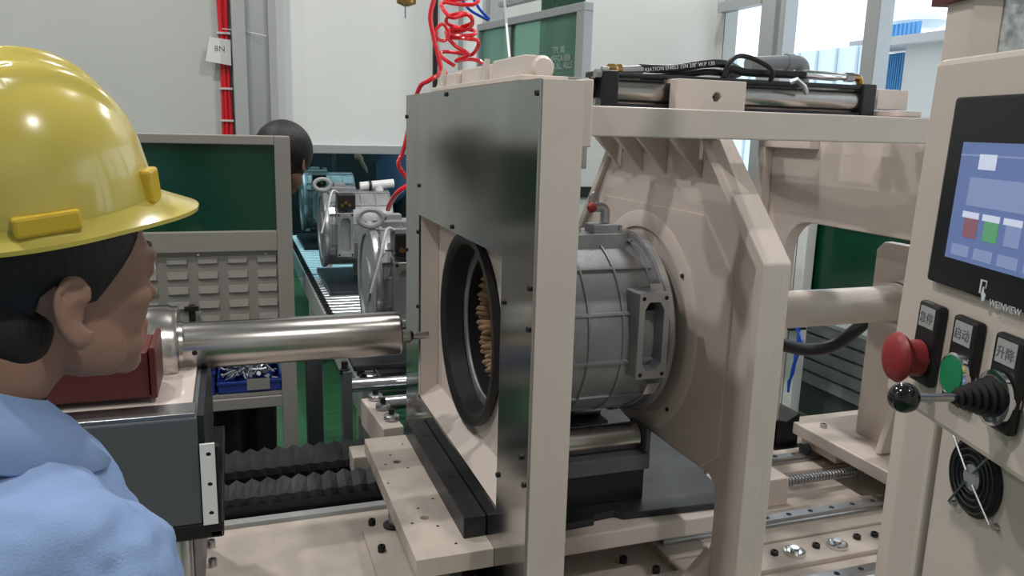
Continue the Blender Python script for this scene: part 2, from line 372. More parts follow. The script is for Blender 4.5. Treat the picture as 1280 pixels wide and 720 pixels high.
# housing top bracket on gate
tb=thing('top_actuator','cream bracketed actuator housing on top of the gate','actuator',(.6,1.95,ZT+.003))
YB=1.9
def bx(name,px0,px1,pyt,x0,x1,m='cream',z0=ZT+.003):
    X=(x0+x1)/2; y1=at(px0,pyt,x=x0).y; y0=at(px1,pyt,x=x0).y; z1=at((px0+px1)/2,pyt,x=x0).z
    return obj(name,MB().box(x0,x1,y0,y1,z0,z1),m,tb,.003)
bx('end_block',556,570,92,.56,.61); bx('body_block',570,616,84,.575,.63); bx('main_block',616,655,72,.56,.59)
obj('base_plate',MB().box(.54,.64,1.5,2.25,ZT+.003,ZT+.014),'cream',tb,.002)
ya_=at(610,95,x=.56).y
obj('gusset',MB().plate([[(ya_-.012,ZT+.014),(ya_+.05,ZT+.014),(ya_-.012,at(620,72,x=.56).z)]],'x',.548,.56),'cream',tb)
ya_=at(553,95,x=.56).y
obj('gusset',MB().plate([[(ya_-.04,ZT+.014),(ya_+.03,ZT+.014),(ya_-.04,ZT+.06)]],'x',.55,.56),'cream',tb)
yb=at(655,85,x=.6).y; ye=at(680,85,x=.6).y
obj('plug',MB().lathe([(0,.016),(yb-ye-.03,.016),(yb-ye-.03,.026),(yb-ye-.01,.026),(yb-ye,.02)],(.60,yb,ZT+.03),(0,-1,0),20),'cream',tb,smooth=True)
# table in front of the gate with black bar
TT=.665
tt=thing('loading_table','cream drilled table plate on round posts before the gate','table',(.44,1.9,ZB))
tb0,tb1,ty0,ty1=.348,GX-.003,1.555,2.27
hol=[]
for yy_ in (1.74,2.08): hol.append(circ(.41,yy_,.011,16))
obj('table_top',MB().plate([[(tb0,ty0),(tb1,ty0),(tb1,ty1),(tb0,ty1)]]+hol,'z',TT-.045,TT),'creamd',tt,.002)
reps('pin_hole',MB().cyl((0,0,-.003),(0,0,.0006),.0035,10),'black',[Vector((x_,y_,TT)) for x_,y_ in ((.375,1.72),(.375,2.07),(.43,1.69),(.43,2.03),(.405,1.79),(.40,2.13),(.452,1.83),(.36,1.95),(.45,1.6),(.45,2.2))],tt)
for (x_,y_) in ((.41,2.14),(.41,1.66)):
    lg=obj('post',MB().cyl((x_,y_,ZB+.018),(x_,y_,TT-.045),.015,18),'steel',tt,smooth=True)
    obj('collar',MB().lathe([(0,.03),(.006,.03),(.008,.018)],(x_,y_,ZB+.018),(0,0,1),18),'oxide',lg,smooth=True)
obj('support_rib',MB().box(.44,.47,1.62,2.2,ZB+.018,TT-.045),'oxide',tt)
bb=thing('stop_bar','black oxidised bar bolted along the table edge','bar',(.5,1.93,TT))
obj('bar',MB().box(.472,GX-.004,1.615,2.26,TT,TT+.052),'oxide',bb,.002)
reps('counterbore',MB().cyl((0,0,-.003),(0,0,.0006),.007,14),'black',[Vector((.50,y_,TT+.052)) for y_ in (1.7,1.84,1.98,2.12,2.22)],bb)
# ================================================================== FEED RAM (left)
r_=thing('feed_ram','polished steel feed ram with a heavy flange disc','ram',(.1,YC,ZC))
obj('shaft',MB().lathe([(-.12,.056),(.385,.056),(.393,.053),(.395,.02)],(0,YC,ZC),(1,0,0),48),'shaft',r_,smooth=True)
obj('flange_disc',MB().lathe([(-.205,.095),(-.2,.1),(-.150,.1),(-.142,.096),(-.130,.096),(-.128,.06),(-.12,.058)],(0,YC,ZC),(1,0,0),48),'shaft',r_,smooth=True,label='thick steel flange disc')
obj('rear_ring',MB().lathe([(-.235,.098),(-.205,.098)],(0,YC,ZC),(1,0,0),40),'black',r_,smooth=True)
reps('dimple',MB().cyl((0,0,0),(0,-.0575,0),.006,12),'black',[Vector((-.095,YC,ZC-.003))],r_)
obj('nose_pin',MB().lathe([(.395,.018),(.42,.018),(.43,.01),(.47,.01)],(0,YC-.0,ZC-.01),(1,0,0),18),'shaft',r_,smooth=True)
rb=thing('gearbox','dark red gearbox housing behind the ram flange','gearbox',(-.5,YC,.95))
zt_=at(180,512,y=1.62).z+.002
xrh=at(196,470,y=1.68).x
obj('casting',MB().plate([[(-.62,1.68),(xrh-.012,1.68),(xrh-.012,1.83),(-.25,1.83),(-.25,2.2),(-.62,2.2)]],'z',zt_,1.14),'redm',rb,.012)
obj('face_plate',MB().box(xrh-.012,xrh,1.675,1.835,zt_,1.15),'redm',rb,.004)
bolts('bolt',[(-.25,YC+.115*math.cos(a),ZC+.115*math.sin(a)) for a in [PI/3*i+.3 for i in range(6)]],.007,.03,rb,axis=(1,0,0))
q=at(212,498,y=1.76); bolts('bolt',[(q.x-.02,q.y,q.z)],.010,.03,rb,axis=(1,0,0))
# carriage box
cy=1.60
cg=thing('ram_carriage','dark grey enamel box carriage under the feed ram','carriage',(-.5,1.9,ZB))
pTR=at(246,522,y=cy); pBR=at(250,655,y=cy); xR=pTR.x; zc0=pBR.z; zc1=pTR.z
obj('box_body',MB().box(-.95,xR,cy,2.2,zc0,zc1),'gbox',cg,.004)
obj('top_plate',MB().box(-.95,xR-.004,cy+.005,1.672,zc1,zc1+.008),'steel',cg,.001,label='bare milled steel top plate')
obj('slide_plate',MB().box(-.95,xR-.01,1.6725,2.18,zc1,zc1+.008),'cream',cg,.001)
obj('edge_cover',MB().box(xR,xR+.012,cy+.01,2.2,zc0,zc1),'oxide',cg)
z0=at(256,655,y=cy).z; z1=at(256,554,y=cy).z
sb=MB().plate([[(xR+.002,z0),(xR+.030,z0),(xR+.030,z1),(xR+.002,z1)]]+[circ(xR+.018,z0+(z1-z0)*k,.005,12) for k in (.14,.5,.87)],'y',cy-.006,cy)
obj('slotted_strip',sb,'wpaint',cg,.001,label='white strip with three holes')
obj('strip_backing',MB().box(xR+.002,xR+.036,cy+.001,cy+.02,z0-.012,z1-.01),'black',cg)
obj('wiper',MB().box(xR-.09,xR+.04,cy-.0,2.15,zc0-.035,zc0),'black',cg,.004)
obj('rail_block',MB().box(-.9,xR-.02,cy+.04,2.2,ZB+.03,zc0-.035),'gbox',cg)
q=at(270,667,y=cy)
obj('grease_nipple',MB().box(q.x-.01,q.x+.014,cy,cy+.02,q.z-.006,q.z+.006),'chrome',cg,.002)
obj('sticker',MB().box(at(112,550,y=cy).x,at(124,550,y=cy).x,cy-.001,cy,at(118,572,y=cy).z,at(118,552,y=cy).z),'grey',cg)
q=at(232,690,y=cy+.02)
obj('post',MB().cyl((q.x-.004,q.y,ZB),(q.x-.004,q.y,zc0-.03),.018,20),'steel',cg,smooth=True)
bf=thing('ram_bearing_foot','cream round bearing foot at the base of the carriage post','bearing',at(247,705,z=ZB))
q=at(248,706,z=ZB)
obj('boss',MB().lathe([(0,.035),(.012,.035),(.02,.024),(.04,.022),(.045,.015)],q,(0,0,1),24),'cream',bf,smooth=True)
obj('post_bolt',MB().cyl(q+Vector((.0,.02,.03)),q+Vector((.0,.02,.07)),.009,12),'oxide',bf,smooth=True)
# bellows
def bellows(yf,yb,ztop,label,x0=-.09,x1=.46,n=12):
    t=thing('bellows_cover',label,'bellows',((x0+x1)/2,(yf+yb)/2,.1))
    step=(x1-x0)/n
    v=[];f=[]
    for i in range(2*n+1):
        x=x0+step*i/2; d=0 if i%2 else .010
        v+= [(x,yf+.012+d,ztop-.062-d),(x,yf+.014+d,ztop-.028-d),(x,yb-d,ztop-d),(x,yb-d,.15)]
    for i in range(2*n):
        for k in range(3): a=i*4+k; f.append((a,a+4,a+5,a+1))
    obj('pleats',MB().add(v,f),'tread',t)
    obj('shade_skirt',MB().box(x0,x1,yf+.014,yf+.02,.15,ztop-.055),'black',t)  # black panel paints the dark side below the lit, greyer pleats
    obj('end_plate',MB().box(x1,x1+.004,yf,yb,.15,ztop),'black',t)
    return t
bellows(2.32,2.40,at(300,600,y=2.40).z,'black pleated bellows cover nearer the camera, beside the bed')
bellows(2.52,2.64,at(300,562,y=2.64).z,'black pleated bellows cover farther from the camera')
o=obj('bellows_rail',MB().box(-.12,.47,2.285,2.318,ZB-.03,ZB+.015),'grey',None,.003); tag(o,'grey guide rail along the front of the bellows','rail')

# ================================================================== MOTOR HOUSING
def make_housing(label,group,cover=False):
    t=thing('motor_housing',label,'motor housing',(0,0,0),group)
    # local: axis along X through origin, mounting flange at +X or -X end (s)
    L=.40; R=.236
    if cover: obj('end_cover',MB().lathe([(.018,.205),(.022,.10),(.03,.095),(.03,.02)],(0,0,0),(1,0,0),40),'alu',t,smooth=True)
    body=MB().lathe([(-L,R-.04),(-L,R),(-.0,R),(0,.252),(.028,.252),(.028,.2),(-.02,.19),(-L+.02,.19)],(0,0,0),(1,0,0),72,True)
    obj('shell',body,'alu',t,smooth=True)
    ribs=MB()
    for k in range(5):
        x=-L+.004+k*.0945; w_=.009
        ribs.lathe([(x-w_/2,R-.004),(x-w_/2+.002,R+.007),(x+w_/2-.002,R+.007),(x+w_/2,R-.004)],(0,0,0),(1,0,0),72,True)
    for i in range(12):
        a=2*PI*i/12+.2; T=Matrix.Rotation(a,4,'X')
        ribs.box(-L,-.004,-.005,.005,R-.005,R+.006,T)
    obj('ribs',ribs,'alu',t,.002,label='cast cooling ribs')
    obj('machined_rim',MB().lathe([(.010,.2525),(.024,.2525),(.024,.255),(.010,.255)],(0,0,0),(1,0,0),64,True),'aluedge',t,smooth=True)
    reps('flange_pad',MB().box(-.035,.0,-.02,.02,-.004,.024),'aluedge',[Vector((0,0,0))],t)
    pads=[c for c in t.children if c.name.startswith('flange_pad')]
    pads[0].location=(0,0,R); 
    for k in range(1,6):
        a=2*PI*k/6; rep(pads[0],(0,-R*math.sin(a),R*math.cos(a)),t,rot=(a,0,0))
    # terminal port on the -Y side
    y=-.275; z0,z1=-.085,.135; xa,xb=-.094,-.008
    box=MB().plate([[(xa,z0),(xb,z0),(xb,z1),(xa,z1)],[(xa+.016,z0+.042),(xa+.028,z0+.022),(xb-.028,z0+.022),(xb-.016,z0+.042),(xb-.016,z1-.042),(xb-.028,z1-.022),(xa+.028,z1-.022),(xa+.016,z1-.042)]],'y',y,-.20)
    obj('terminal_port',box,'alu',t,.003)
    obj('port_face',MB().plate([[(xa+.001,z0+.001),(xb-.001,z0+.001),(xb-.001,z1-.001),(xa+.001,z1-.001)],[(xa+.016,z0+.042),(xa+.028,z0+.022),(xb-.028,z0+.022),(xb-.016,z0+.042),(xb-.016,z1-.042),(xb-.028,z1-.022),(xa+.028,z1-.022),(xa+.016,z1-.042)]],'y',y-.0012,y-.0002),'aluedge',t,label='bare milled port face')
    obj('port_floor',MB().box(xa+.004,xb-.004,-.222,-.215,z0+.004,z1-.004),'oxide',t)
    reps('port_hole',MB().cyl((0,-.002,0),(0,.004,0),.0055,12),'black',[Vector((xx,y,zz)) for xx in (xa+.012,xb-.012) for zz in (z0+.012,z1-.012)],t)
    # top boss with lifting eye
    obj('top_boss',MB().box(-.19,-.035,-.08,.05,R-.03,R+.022).box(-.13,-.06,-.07,-.01,R+.02,R+.045),'alu',t,.003)
    reps('stud',MB().cyl((0,0,0),(0,0,.016),.005,8),'steel',[Vector((xx,yy,R+.025)) for xx in (-.18,-.165,-.055,-.045) for yy in (-.055,.03)],t)
    return t
HZ=ZC
h=make_housing('large ribbed cast aluminium motor housing clamped behind the gate ring',None)
h.location=(1.028,YC,HZ)
# stator winding inside
T0=Vector((.0,0,0))
st=MB(); n=72
def coil_bumps():
    m=MB()
    for i in range(n):
        a=2*PI*i/n; rr=.165+random.uniform(-.004,.004)
        c=Vector((-.33+random.uniform(-.006,.006),rr*math.cos(a),rr*math.sin(a)))
        m.ball(c,(.045,.014,.014),8,6,Matrix.Rotation(random.uniform(-.35,.35),3,'Z')@Matrix.Rotation(a,3,'X'))
    return m
o=obj('bore_dark_sleeve',MB().lathe([(-.395,.1955),(-.395,.188),(-.29,.188),(-.29,.1955)],(0,0,0),(1,0,0),48,True),'rubber',None,smooth=True); o.location=h.location; child(o,h)  # dark sleeve added to put the dark of the interior into colour
o=obj('winding',coil_bumps(),'coil',None,smooth=True,label='brown varnished stator winding'); o.location=h.location; child(o,h)
o=obj('stator_core',MB().lathe([(-.29,.19),(-.05,.19),(-.05,.14),(-.29,.14)],(0,0,0),(1,0,0),48,True),'oxide',None,smooth=True); o.location=h.location; child(o,h)
# lifting eye with red plug
q=Vector((h.location.x-.085,YC-.04,HZ+.283))
sh=thing('lifting_eye','steel lifting eye and pipe bend on the large housing','lifting eye',q)
obj('pipe_bend',MB().tube(smooth_path([q+Vector((.0,.0,0)),q+Vector((0,0,.03)),q+Vector((-.01,0,.04)),q+Vector((-.04,-.01,.042))],6),.013,14),'steel',sh,smooth=True)
obj('ring',MB().tube([q+Vector((-.035+.012*math.cos(a),0,.06+.02*math.sin(a))) for a in [PI*2*i/16 for i in range(17)]],.004,8),'steel',sh,smooth=True)
obj('red_plug',MB().lathe([(0,.012),(.008,.015),(.02,.004)],q+Vector((-.04,-.01,.042)),(-1,-.3,0),14),'redb',sh,smooth=True,label='small red plug')

# ================================================================== HEADSTOCK
hs=thing('headstock_frame','cream A-shaped headstock frame behind the large motor housing','machine frame',(1.08,YC,ZB))
def sym(y): return 2*YC-y
N0=1.372
out=[(N0,ZB+.02),(N0,1.33),(1.62,1.583),(2.18,1.583),(sym(N0),1.07),(sym(N0),ZB+.02),(sym(1.66),ZB+.02),(sym(1.62),.50),(sym(1.56),.58),(sym(1.545),.73),(sym(1.57),.765),(1.57,.765),(1.55,.75),(1.54,.73),(1.54,.60),(1.56,.53),(1.61,.47),(1.66,ZB+.02)]
XH=1.055
obj('web_plate',MB().plate([out],'x',XH+.035,XH+.062),'cream',hs,.004)
rim=MB()
th=.055
def strip(p,q,wd,x0,x1,side=1):
    p=Vector((p[0],p[1]));q=Vector((q[0],q[1])); d=(q-p).normalized(); n_=Vector((-d.y,d.x))*side
    rim.plate([[tuple(p),tuple(q),tuple(q+n_*wd),tuple(p+n_*wd)]],'x',x0,x1)
    return
rim.plate([[(N0,.56),(N0,1.33),(1.62,1.583),(1.655,1.583),(N0+.03,1.315),(N0+.03,.56)]],'x',XH-.008,XH+.04)
rim2=MB(); rim2.plate([[(sym(N0),.56),(sym(N0),1.07),(2.18,1.583),(2.15,1.583),(sym(N0)-.03,1.06),(sym(N0)-.03,.56)]],'x',XH+.02,XH+.04)
obj('rim_flange',rim,'cream',hs,.004)
obj('rim_flange',rim2,'cream',hs,.004)
# pressed chamfer around the bore: raised boss panel
obj('centre_panel',MB().plate([[(1.60,.775),(1.53,.83),(1.53,1.27),(1.66,1.40),(2.22,1.40),(2.30,1.27),(sym(1.53),.83),(sym(1.60),.775)]],'x',XH+.029,XH+.04),'cream',hs,.005)
obj('bore_ring',MB().lathe([(-.0,.31),(-.006,.302),(-.006,.265),(.0,.262)],(XH+.029,YC,ZC),(1,0,0),64,True),'cream',hs,smooth=True)
bolts('screw',[(XH+.022,YC+.285*math.cos(a),ZC+.285*math.sin(a)) for a in (PI*1.25,PI*.8,PI*1.6,PI*1.97,.8)],.006,.004,hs,axis=(-1,0,0))
for y_ in (2.13,2.0,1.87,1.70):
    obj('gusset',MB().plate([[(XH-.06,1.583),(XH+.035,1.583),(XH+.035,1.485)]],'y',y_,y_+.014),'cream',hs,.002)
for y_ in (N0+.02,sym(N0)-.05):
    obj('foot_gusset',MB().plate([[(XH-.10,ZB+.02),(XH+.035,ZB+.02),(XH+.035,.58)]],'y',y_+.14,y_+.165),'cream',hs,.003)
obj('foot_plate',MB().box(XH-.17,XH+.1,N0-.01,1.68,ZB+.001,ZB+.022),'cream',hs,.003)
q=at(818,716,z=ZB+.022)
obj('foot_plate',MB().box(XH-.17,XH+.1,sym(1.68),sym(N0),ZB+.001,ZB+.022),'cream',hs,.003)

# carriage plate + roller
cp=thing('roller_carriage','dark steel carriage plate on a cream slab beneath the housing','carriage',(.85,2.0,ZB))
zcp=.60
pl=[(.66,1.775),(.92,1.80),(.935,1.82),(1.02,1.80),(1.09,1.80),(1.09,1.95),(1.02,2.45),(.66,2.45)]
pl=[(.66,1.72),(.86,1.73),(.87,1.75),(.93,1.755),(.95,1.735),(1.28,1.715),(1.30,1.9),(1.42,2.0),(1.42,2.7),(1.125,2.7),(1.125,2.335),(1.08,2.335),(1.08,3.05),(.66,3.05)]
obj('wear_plate',MB().plate([pl],'z',zcp-.02,zcp),'oxide',cp,.002)
obj('slab',MB().plate([[(.64,1.69),(1.24,1.69),(1.24,2.34),(1.045,2.34),(1.045,2.8),(.64,2.8)]],'z',zcp-.07,zcp-.02),'cream',cp,.004)
for x_,y_ in ((.75,1.85),(1.15,1.85),(.75,2.3),(1.15,2.3)):
    obj('post',MB().cyl((x_,y_,ZB),(x_,y_,zcp-.07),.03,18),'oxide',cp,smooth=True)
ro=thing('support_roller','steel support roller in a grey cradle under the housing','roller',(.85,1.8,zcp))
obj('roller',MB().lathe([(.66,.038),(1.03,.038),(1.036,.032),(1.036,.012),(1.06,.012)],(0,1.85,.768),(1,0,0),32),'shaft',ro,smooth=True)
cr=MB().box(.66,1.05,1.79,1.91,.69,.735)
obj('cradle_shadow_block',MB().box(.67,1.04,1.80,1.90,zcp,.69),'black',ro,.003)  # solid support, coloured black for the shadow beneath the cradle
obj('cradle',cr,'gbox',ro,.003)
obj('end_cheek',MB().box(1.04,1.055,1.80,1.90,.72,.80),'gbox',ro,.003)
ro2=thing('support_roller','second steel support roller on the far side of housing','roller',(.85,2.1,zcp))
obj('roller',MB().lathe([(.66,.038),(1.03,.038)],(0,2.1,.768),(1,0,0),32),'shaft',ro2,smooth=True)
obj('cradle',MB().box(.66,1.05,2.05,2.15,zcp,.735),'gbox',ro2,.003)

# ================================================================== TOP FRAME + CYLINDER
tf=thing('beam_bridge','long cream top beam frame bridging gate and headstock','machine frame',(1.5,YC,1.585))
ZF0,ZF1=1.585,1.642; XF0,XF1=GX+.115,2.05
obj('beam',MB().box(XF0,XF1,1.40,1.47,ZF0,ZF1),'cream',tf,.003)
obj('beam',MB().box(XF0,XF1,2.46,2.53,ZF0,ZF1),'cream',tf,.003)
for x_ in (XF0,1.0,at(1001,112,y=2.05).x-.04,1.92): obj('cross_member',MB().box(x_,x_+.08,1.47,2.46,ZF0,ZF1),'cream',tf,.003)
obj('brace_strap',MB().plate([[(1.2,1.47),(1.26,1.47),(1.55,2.46),(1.49,2.46)]],'z',ZF0+.01,ZF0+.03),'cream',tf)
obj('brace_strap',MB().plate([[(1.55,1.47),(1.49,1.47),(1.2,2.46),(1.26,2.46)]],'z',ZF0+.031,ZF0+.05),'cream',tf)
reps('bolt_head',MB().lathe([(0,.011),(.010,.011),(.014,.007)],(0,0,0),(-1,0,0),14),'cream',[Vector((XF0,y_,z_)) for y_ in (1.41,2.5) for z_ in (ZF1-.008,ZF0+.006)],tf,smooth=True)
hc=thing('hydraulic_cylinder','long steel hydraulic cylinder lying on the top frame','hydraulic cylinder',(1.4,1.80,ZF1))
cyy=1.80; cz=1.69; k_=cyy/1.965
xa=at(752,115,y=cyy-.05).x; xb=at(1095,125,y=cyy-.05).x
obj('barrel',MB().cyl((xa+.03,cyy,cz),(xb-.03,cyy,cz),.040,32),'shaft',hc,smooth=True)
obj('end_cap',MB().box(xa,xa+.045,cyy-.05,cyy+.05,ZF1,cz+.045),'black',hc,.004)
obj('end_cap',MB().box(xb-.045,xb,cyy-.05,cyy+.05,ZF1,cz+.045),'black',hc,.004)
obj('rod_gland',MB().lathe([(0,.024),(.07,.024),(.075,.018)],(xa,cyy,cz+.005),(-1,0,0),20),'black',hc,smooth=True)
for dz in (-.036,.036):
    obj('tie_rod',MB().cyl((xa,cyy-.038,cz+dz),(xb,cyy-.038,cz+dz),.006,10),'oxide',hc,smooth=True)
reps('nut',MB().lathe([(0,.011),(.014,.011)],(0,0,0),(-1,0,0),6),'steel',[Vector((xa,cyy-.038,cz+.036)),Vector((xa,cyy-.038,cz-.03))],hc)
xs0=at(846,115,y=1.71).x; xs1=at(933,115,y=1.71).x; zs1=at(890,100,y=1.71).z
sd=MB().plate([[(xs0,ZF1),(xs1,ZF1),(xs1,zs1),(xs0,zs1)],circ((xs0+xs1)/2+.0,(ZF1+zs1)/2,.0125,6)],'y',1.71,1.90)
sd=MB().plate([[(xs0,ZF1),(xs1,ZF1),(xs1,zs1),(xs0,zs1)],circ((xs0+xs1)/2+.015,(ZF1+zs1)/2,.0125,6)],'y',1.71,1.745)
obj('saddle_block',sd,'cream',hc,.003)
obj('saddle_top',MB().box(xs0+.001,xs1-.001,1.745,1.86,zs1-.01,zs1),'cream',hc)
obj('hole_plug',MB().box(xs0+.03,xs1-.03,1.744,1.75,ZF1,zs1-.012),'black',hc)
q=at(1003,100,y=1.74)
obj('pipe_clamp',MB().tube([at(988,103,y=1.74),at(996,100,y=1.73),at(1005,108,y=1.73),at(1008,116,y=1.74)],.007,8),'steel',hc,smooth=True)
# hoses and fittings on the cylinder
YH=1.78
hA=smooth_path([at(800,85,y=YH),at(840,86,y=YH),at(880,80,y=YH),at(905,80,y=YH+.02),at(925,90,y=YH+.05),at(905,96,y=YH+.02)],10)
hd=thing('hydraulic_hose','black printed hydraulic hose lying above the cylinder','hose',at(840,86,y=YH))
obj('hose',MB().tube(hA,.0105,12),'rubber',hd,smooth=True)
ft=[at(752,87,y=YH),at(770,88,y=YH),at(786,88,y=YH),at(802,87,y=YH)]
obj('hose_fitting',MB().tube(ft,[.008,.010,.011,.0115],10),'steel',hd,smooth=True)
obj('hex_nut',MB().cyl(at(760,87,y=YH),at(768,87,y=YH),.014,6),'brass',hd)
obj('hex_nut',MB().cyl(at(771,87,y=YH),at(776,87,y=YH),.013,6),'brass',hd)
pA=at(806,90,y=YH-.0125); pB=at(900,80.5,y=YH-.0125)
text('lettering','RIATION EN853 1SN 3/8" W.P 130',.0135,'textw',frame_T(pA,pB-pA,(0,0,1)),hd,ext=.0003,sx=.98)
h2=thing('hydraulic_hose','short thick black hose with steel crimp at its right end','hose',at(960,92,y=YH))
obj('hose',MB().tube(smooth_path([at(905,98,y=YH+.02),at(912,86,y=YH+.0),at(930,90,y=YH),at(960,92,y=YH),at(1008,94,y=YH)],8),.0105,12),'rubber',h2,smooth=True)
obj('loop',MB().tube(smooth_path([at(905,95,y=YH-.02),at(912,78,y=YH-.03),at(925,70,y=YH-.02),at(945,75,y=YH-.02),at(965,88,y=YH-.03),at(962,103,y=YH-.02)],8),.006,10),'rubber',h2,smooth=True)
obj('crimp',MB().tube([at(1005,93,y=YH),at(1042,96,y=YH),at(1048,96,y=YH),at(1060,97,y=YH)],[.012,.012,.009,.009],12),'chrome',h2,smooth=True)
obj('hex_nut',MB().cyl(at(1056,96.5,y=YH),at(1066,97,y=YH),.0125,6),'steel',h2)
obj('elbow',MB().tube(smooth_path([at(1064,97,y=YH),at(1073,98,y=YH),at(1075,104,y=YH),at(1075,112,y=YH)],5),.010,10),'brass',h2,smooth=True)
h3=thing('hydraulic_hose','plain black hose running beneath the printed hose','hose',at(800,95,y=YH))
obj('hose',MB().tube(smooth_path([at(738,101,y=YH),at(770,97,y=YH+.01),at(830,96,y=YH+.01),at(880,90,y=YH+.02),at(905,92,y=YH+.03)],8),.009,10),'rubber',h3,smooth=True)
h4=thing('hydraulic_pipe','thin dark steel pipe lying along the cylinder top','pipe',at(800,104,y=YH))
obj('pipe',MB().tube([at(775,104,y=YH),at(835,108,y=YH),at(935,110,y=YH),at(1080,113,y=YH)],.005,8),'oxide',h4,smooth=True)
pv=thing('exhaust_pipe','grey plastic pipe elbow standing behind the cylinder hoses','pipe',at(1000,98,y=2.05))
obj('pipe',MB().tube(smooth_path([at(935,80,y=2.05),at(985,78,y=2.05),at(1000,80,y=2.05),at(1003,90,y=2.05),at(1001,112,y=2.05),Vector((at(1001,112,y=2.05).x,2.05,ZF1))],8),.021,20),'pvc',pv,smooth=True)
obj('socket',MB().cyl(at(982,78,y=2.05),at(990,78,y=2.05),.0255,20),'pvc',pv,smooth=True)
obj('socket',MB().cyl(at(1001,92,y=2.05),at(1001,99,y=2.05),.0255,20),'pvc',pv,smooth=True)
pb=thing('rod_bracket','pale machined bracket at the right end of the cylinder','bracket',at(1120,135,y=1.78))
a=at(1097,125,y=1.78); b=at(1135,125,y=1.78)
obj('plate',MB().box(a.x,b.x,1.78,1.86,ZF1+.03,at(1115,112,y=1.78).z),'cream',pb,.002)
obj('foot',MB().box(a.x-.02,at(1146,130,y=1.7).x,1.68,1.9,ZF1+.01,ZF1+.025),'cream',pb,.002)
obj('riser',MB().box(a.x+.04,b.x,1.70,1.88,ZF1,ZF1+.01),'oxide',pb)

# ================================================================== TAIL FRAME / TUBE / TAIL CARRIAGE
XT=1.88
tl=thing('arched_stand','cream tail frame plate with a rounded arch opening','machine frame',(XT,YC,ZB))
YO=.395; R_=.12
arch=[(YC-YO,ZB-.0),(YC+YO,ZB-.0)]
arc=[(YC+YO-R_+R_*math.cos(a),1.30-R_+R_*math.sin(a)) for a in [PI/2*i/8 for i in range(9)]]+[(YC-YO+R_-R_*math.cos(a),1.30-R_+R_*math.sin(a)) for a in [PI/2-PI/2*i/8 for i in range(9)]]
hw=.565
outl=[(YC-hw,ZB),(YC-YO,ZB)]+list(reversed(arc))+[(YC+YO,ZB),(YC+hw,ZB),(YC+hw,1.583),(YC-hw,1.583)]
obj('arch_plate',MB().plate([outl],'x',XT,XT+.05),'cream',tl,.004)
obj('stiffener',MB().box(XT-.04,XT,YC+hw-.06,YC+hw-.02,ZB+.02,1.56),'cream',tl,.004)
obj('stiffener',MB().box(XT-.04,XT,YC+hw-.3,YC+hw-.02,1.55,1.583),'cream',tl,.003)
tu=thing('ram_tube','glossy cream cylindrical ram tube joining headstock and tail','tube',(1.6,YC,ZC))
obj('tube',MB().cyl((XH+.0625,YC,ZC),(2.02,YC,ZC),.0575,48),'cream',tu,smooth=True)
obj('end_collar',MB().lathe([(0,.0578),(0,.066),(.05,.066),(.055,.075),(.08,.075)],(2.0,YC,ZC),(1,0,0),48),'cream',tu,smooth=True)
obj('seam_ring',MB().lathe([(0,.0578),(0,.0685),(.006,.0685),(.006,.0578)],(2.02,YC,ZC),(1,0,0),48,True),'oxide',tu,smooth=True)
tk=thing('tail_carriage','cream tail carriage plate with a thick foot on the rails','carriage',(2.15,YC,ZB))
ylc=at(1097,300,x=2.085).y
obj('upright_plate',MB().plate([[(1.6,ZB+.12),(ylc,ZB+.12),(ylc,1.22),(ylc-.03,1.25),(1.6,1.25)]],'x',2.085,2.12),'cream',tk,.006)
obj('rib',MB().plate([[(2.0,ZB+.14),(2.085,ZB+.14),(2.085,ZB+.38),(2.06,ZB+.38)]],'y',1.93,1.955),'cream',tk,.006)
obj('foot_block',MB().box(1.93,2.5,1.6,2.28,ZB+.09,ZB+.135),'cream',tk,.005)
obj('side_bracket',MB().box(1.96,2.06,2.08,2.26,ZB+.05,ZB+.09),'cream',tk,.003)
bolts('bolt',[(2.0,2.2,ZB+.135),(2.03,1.86,ZB+.135)],.012,.014,tk,m='steel')
obj('rail_shoe',MB().lathe([(0,.024),(.02,.024),(.025,.014)],(1.94,2.2,ZB+.055),(-1,0,0),16),'oxide',tk,smooth=True)
bk=thing('cable_duct','black folded metal duct standing between frame and tail','duct',at(990,565,z=ZB))
qa=at(987,562,z=ZB)
obj('shell',MB().plate([[(qa.x-.16,ZB),(qa.x+.06,ZB),(qa.x+.06,ZB+.13),(qa.x-.0,ZB+.10),(qa.x-.10,ZB+.13)]],'y',2.36,2.52),'black',bk,.004)
obj('lip',MB().box(qa.x-.06,qa.x+.12,2.33,2.36,ZB,ZB+.006),'black',bk)
cd_=obj('corrugated_conduit',MB().tube(smooth_path([at(975,430,y=2.3),at(1010,437,y=2.3),at(1045,430,y=2.28),at(1085,400,y=2.25)],10),.024,16),'rubber',None,smooth=True); tag(cd_,'thick black corrugated conduit sagging below the cream tube','conduit')

# ================================================================== BEHIND THE TAIL
XC=3.1
XC=2.9
gm=thing('drawer_cabinet','grey cabinet with stacked drawer fronts seen below the tube','cabinet',(XC,3.4,0))
zt=at(1040,408,x=XC).z; yl=at(1003,440,x=XC).y; yr=2.6
obj('carcass',MB().box(XC+.02,XC+.6,yr,yl+.25,.1,zt),'gbox',gm)
nd=5; z0=.28
for k in range(nd):
    a=z0+(zt-z0)*k/nd; b=z0+(zt-z0)*(k+1)/nd-.012
    obj('drawer_front',MB().box(XC,XC+.02,yr,yl+.25,a,b),'grey',gm,.002)
obj('top_edge',MB().box(XC-.03,XC+.6,yr,yl+.3,zt,zt+.02),'wpaint',gm)
gg=thing('green_guard','dark green tinted guard screen with black top edge','guard',(XC-.15,3.3,zt))
XG=XC-.2; za=at(1050,279,x=XG).z; yq=at(985,300,x=XG).y+.3
obj('tinted_sheet',MB().box(XG,XG+.02,1.9,yq,at(1040,360,x=XG).z-.1,za+.0),'green',gg)
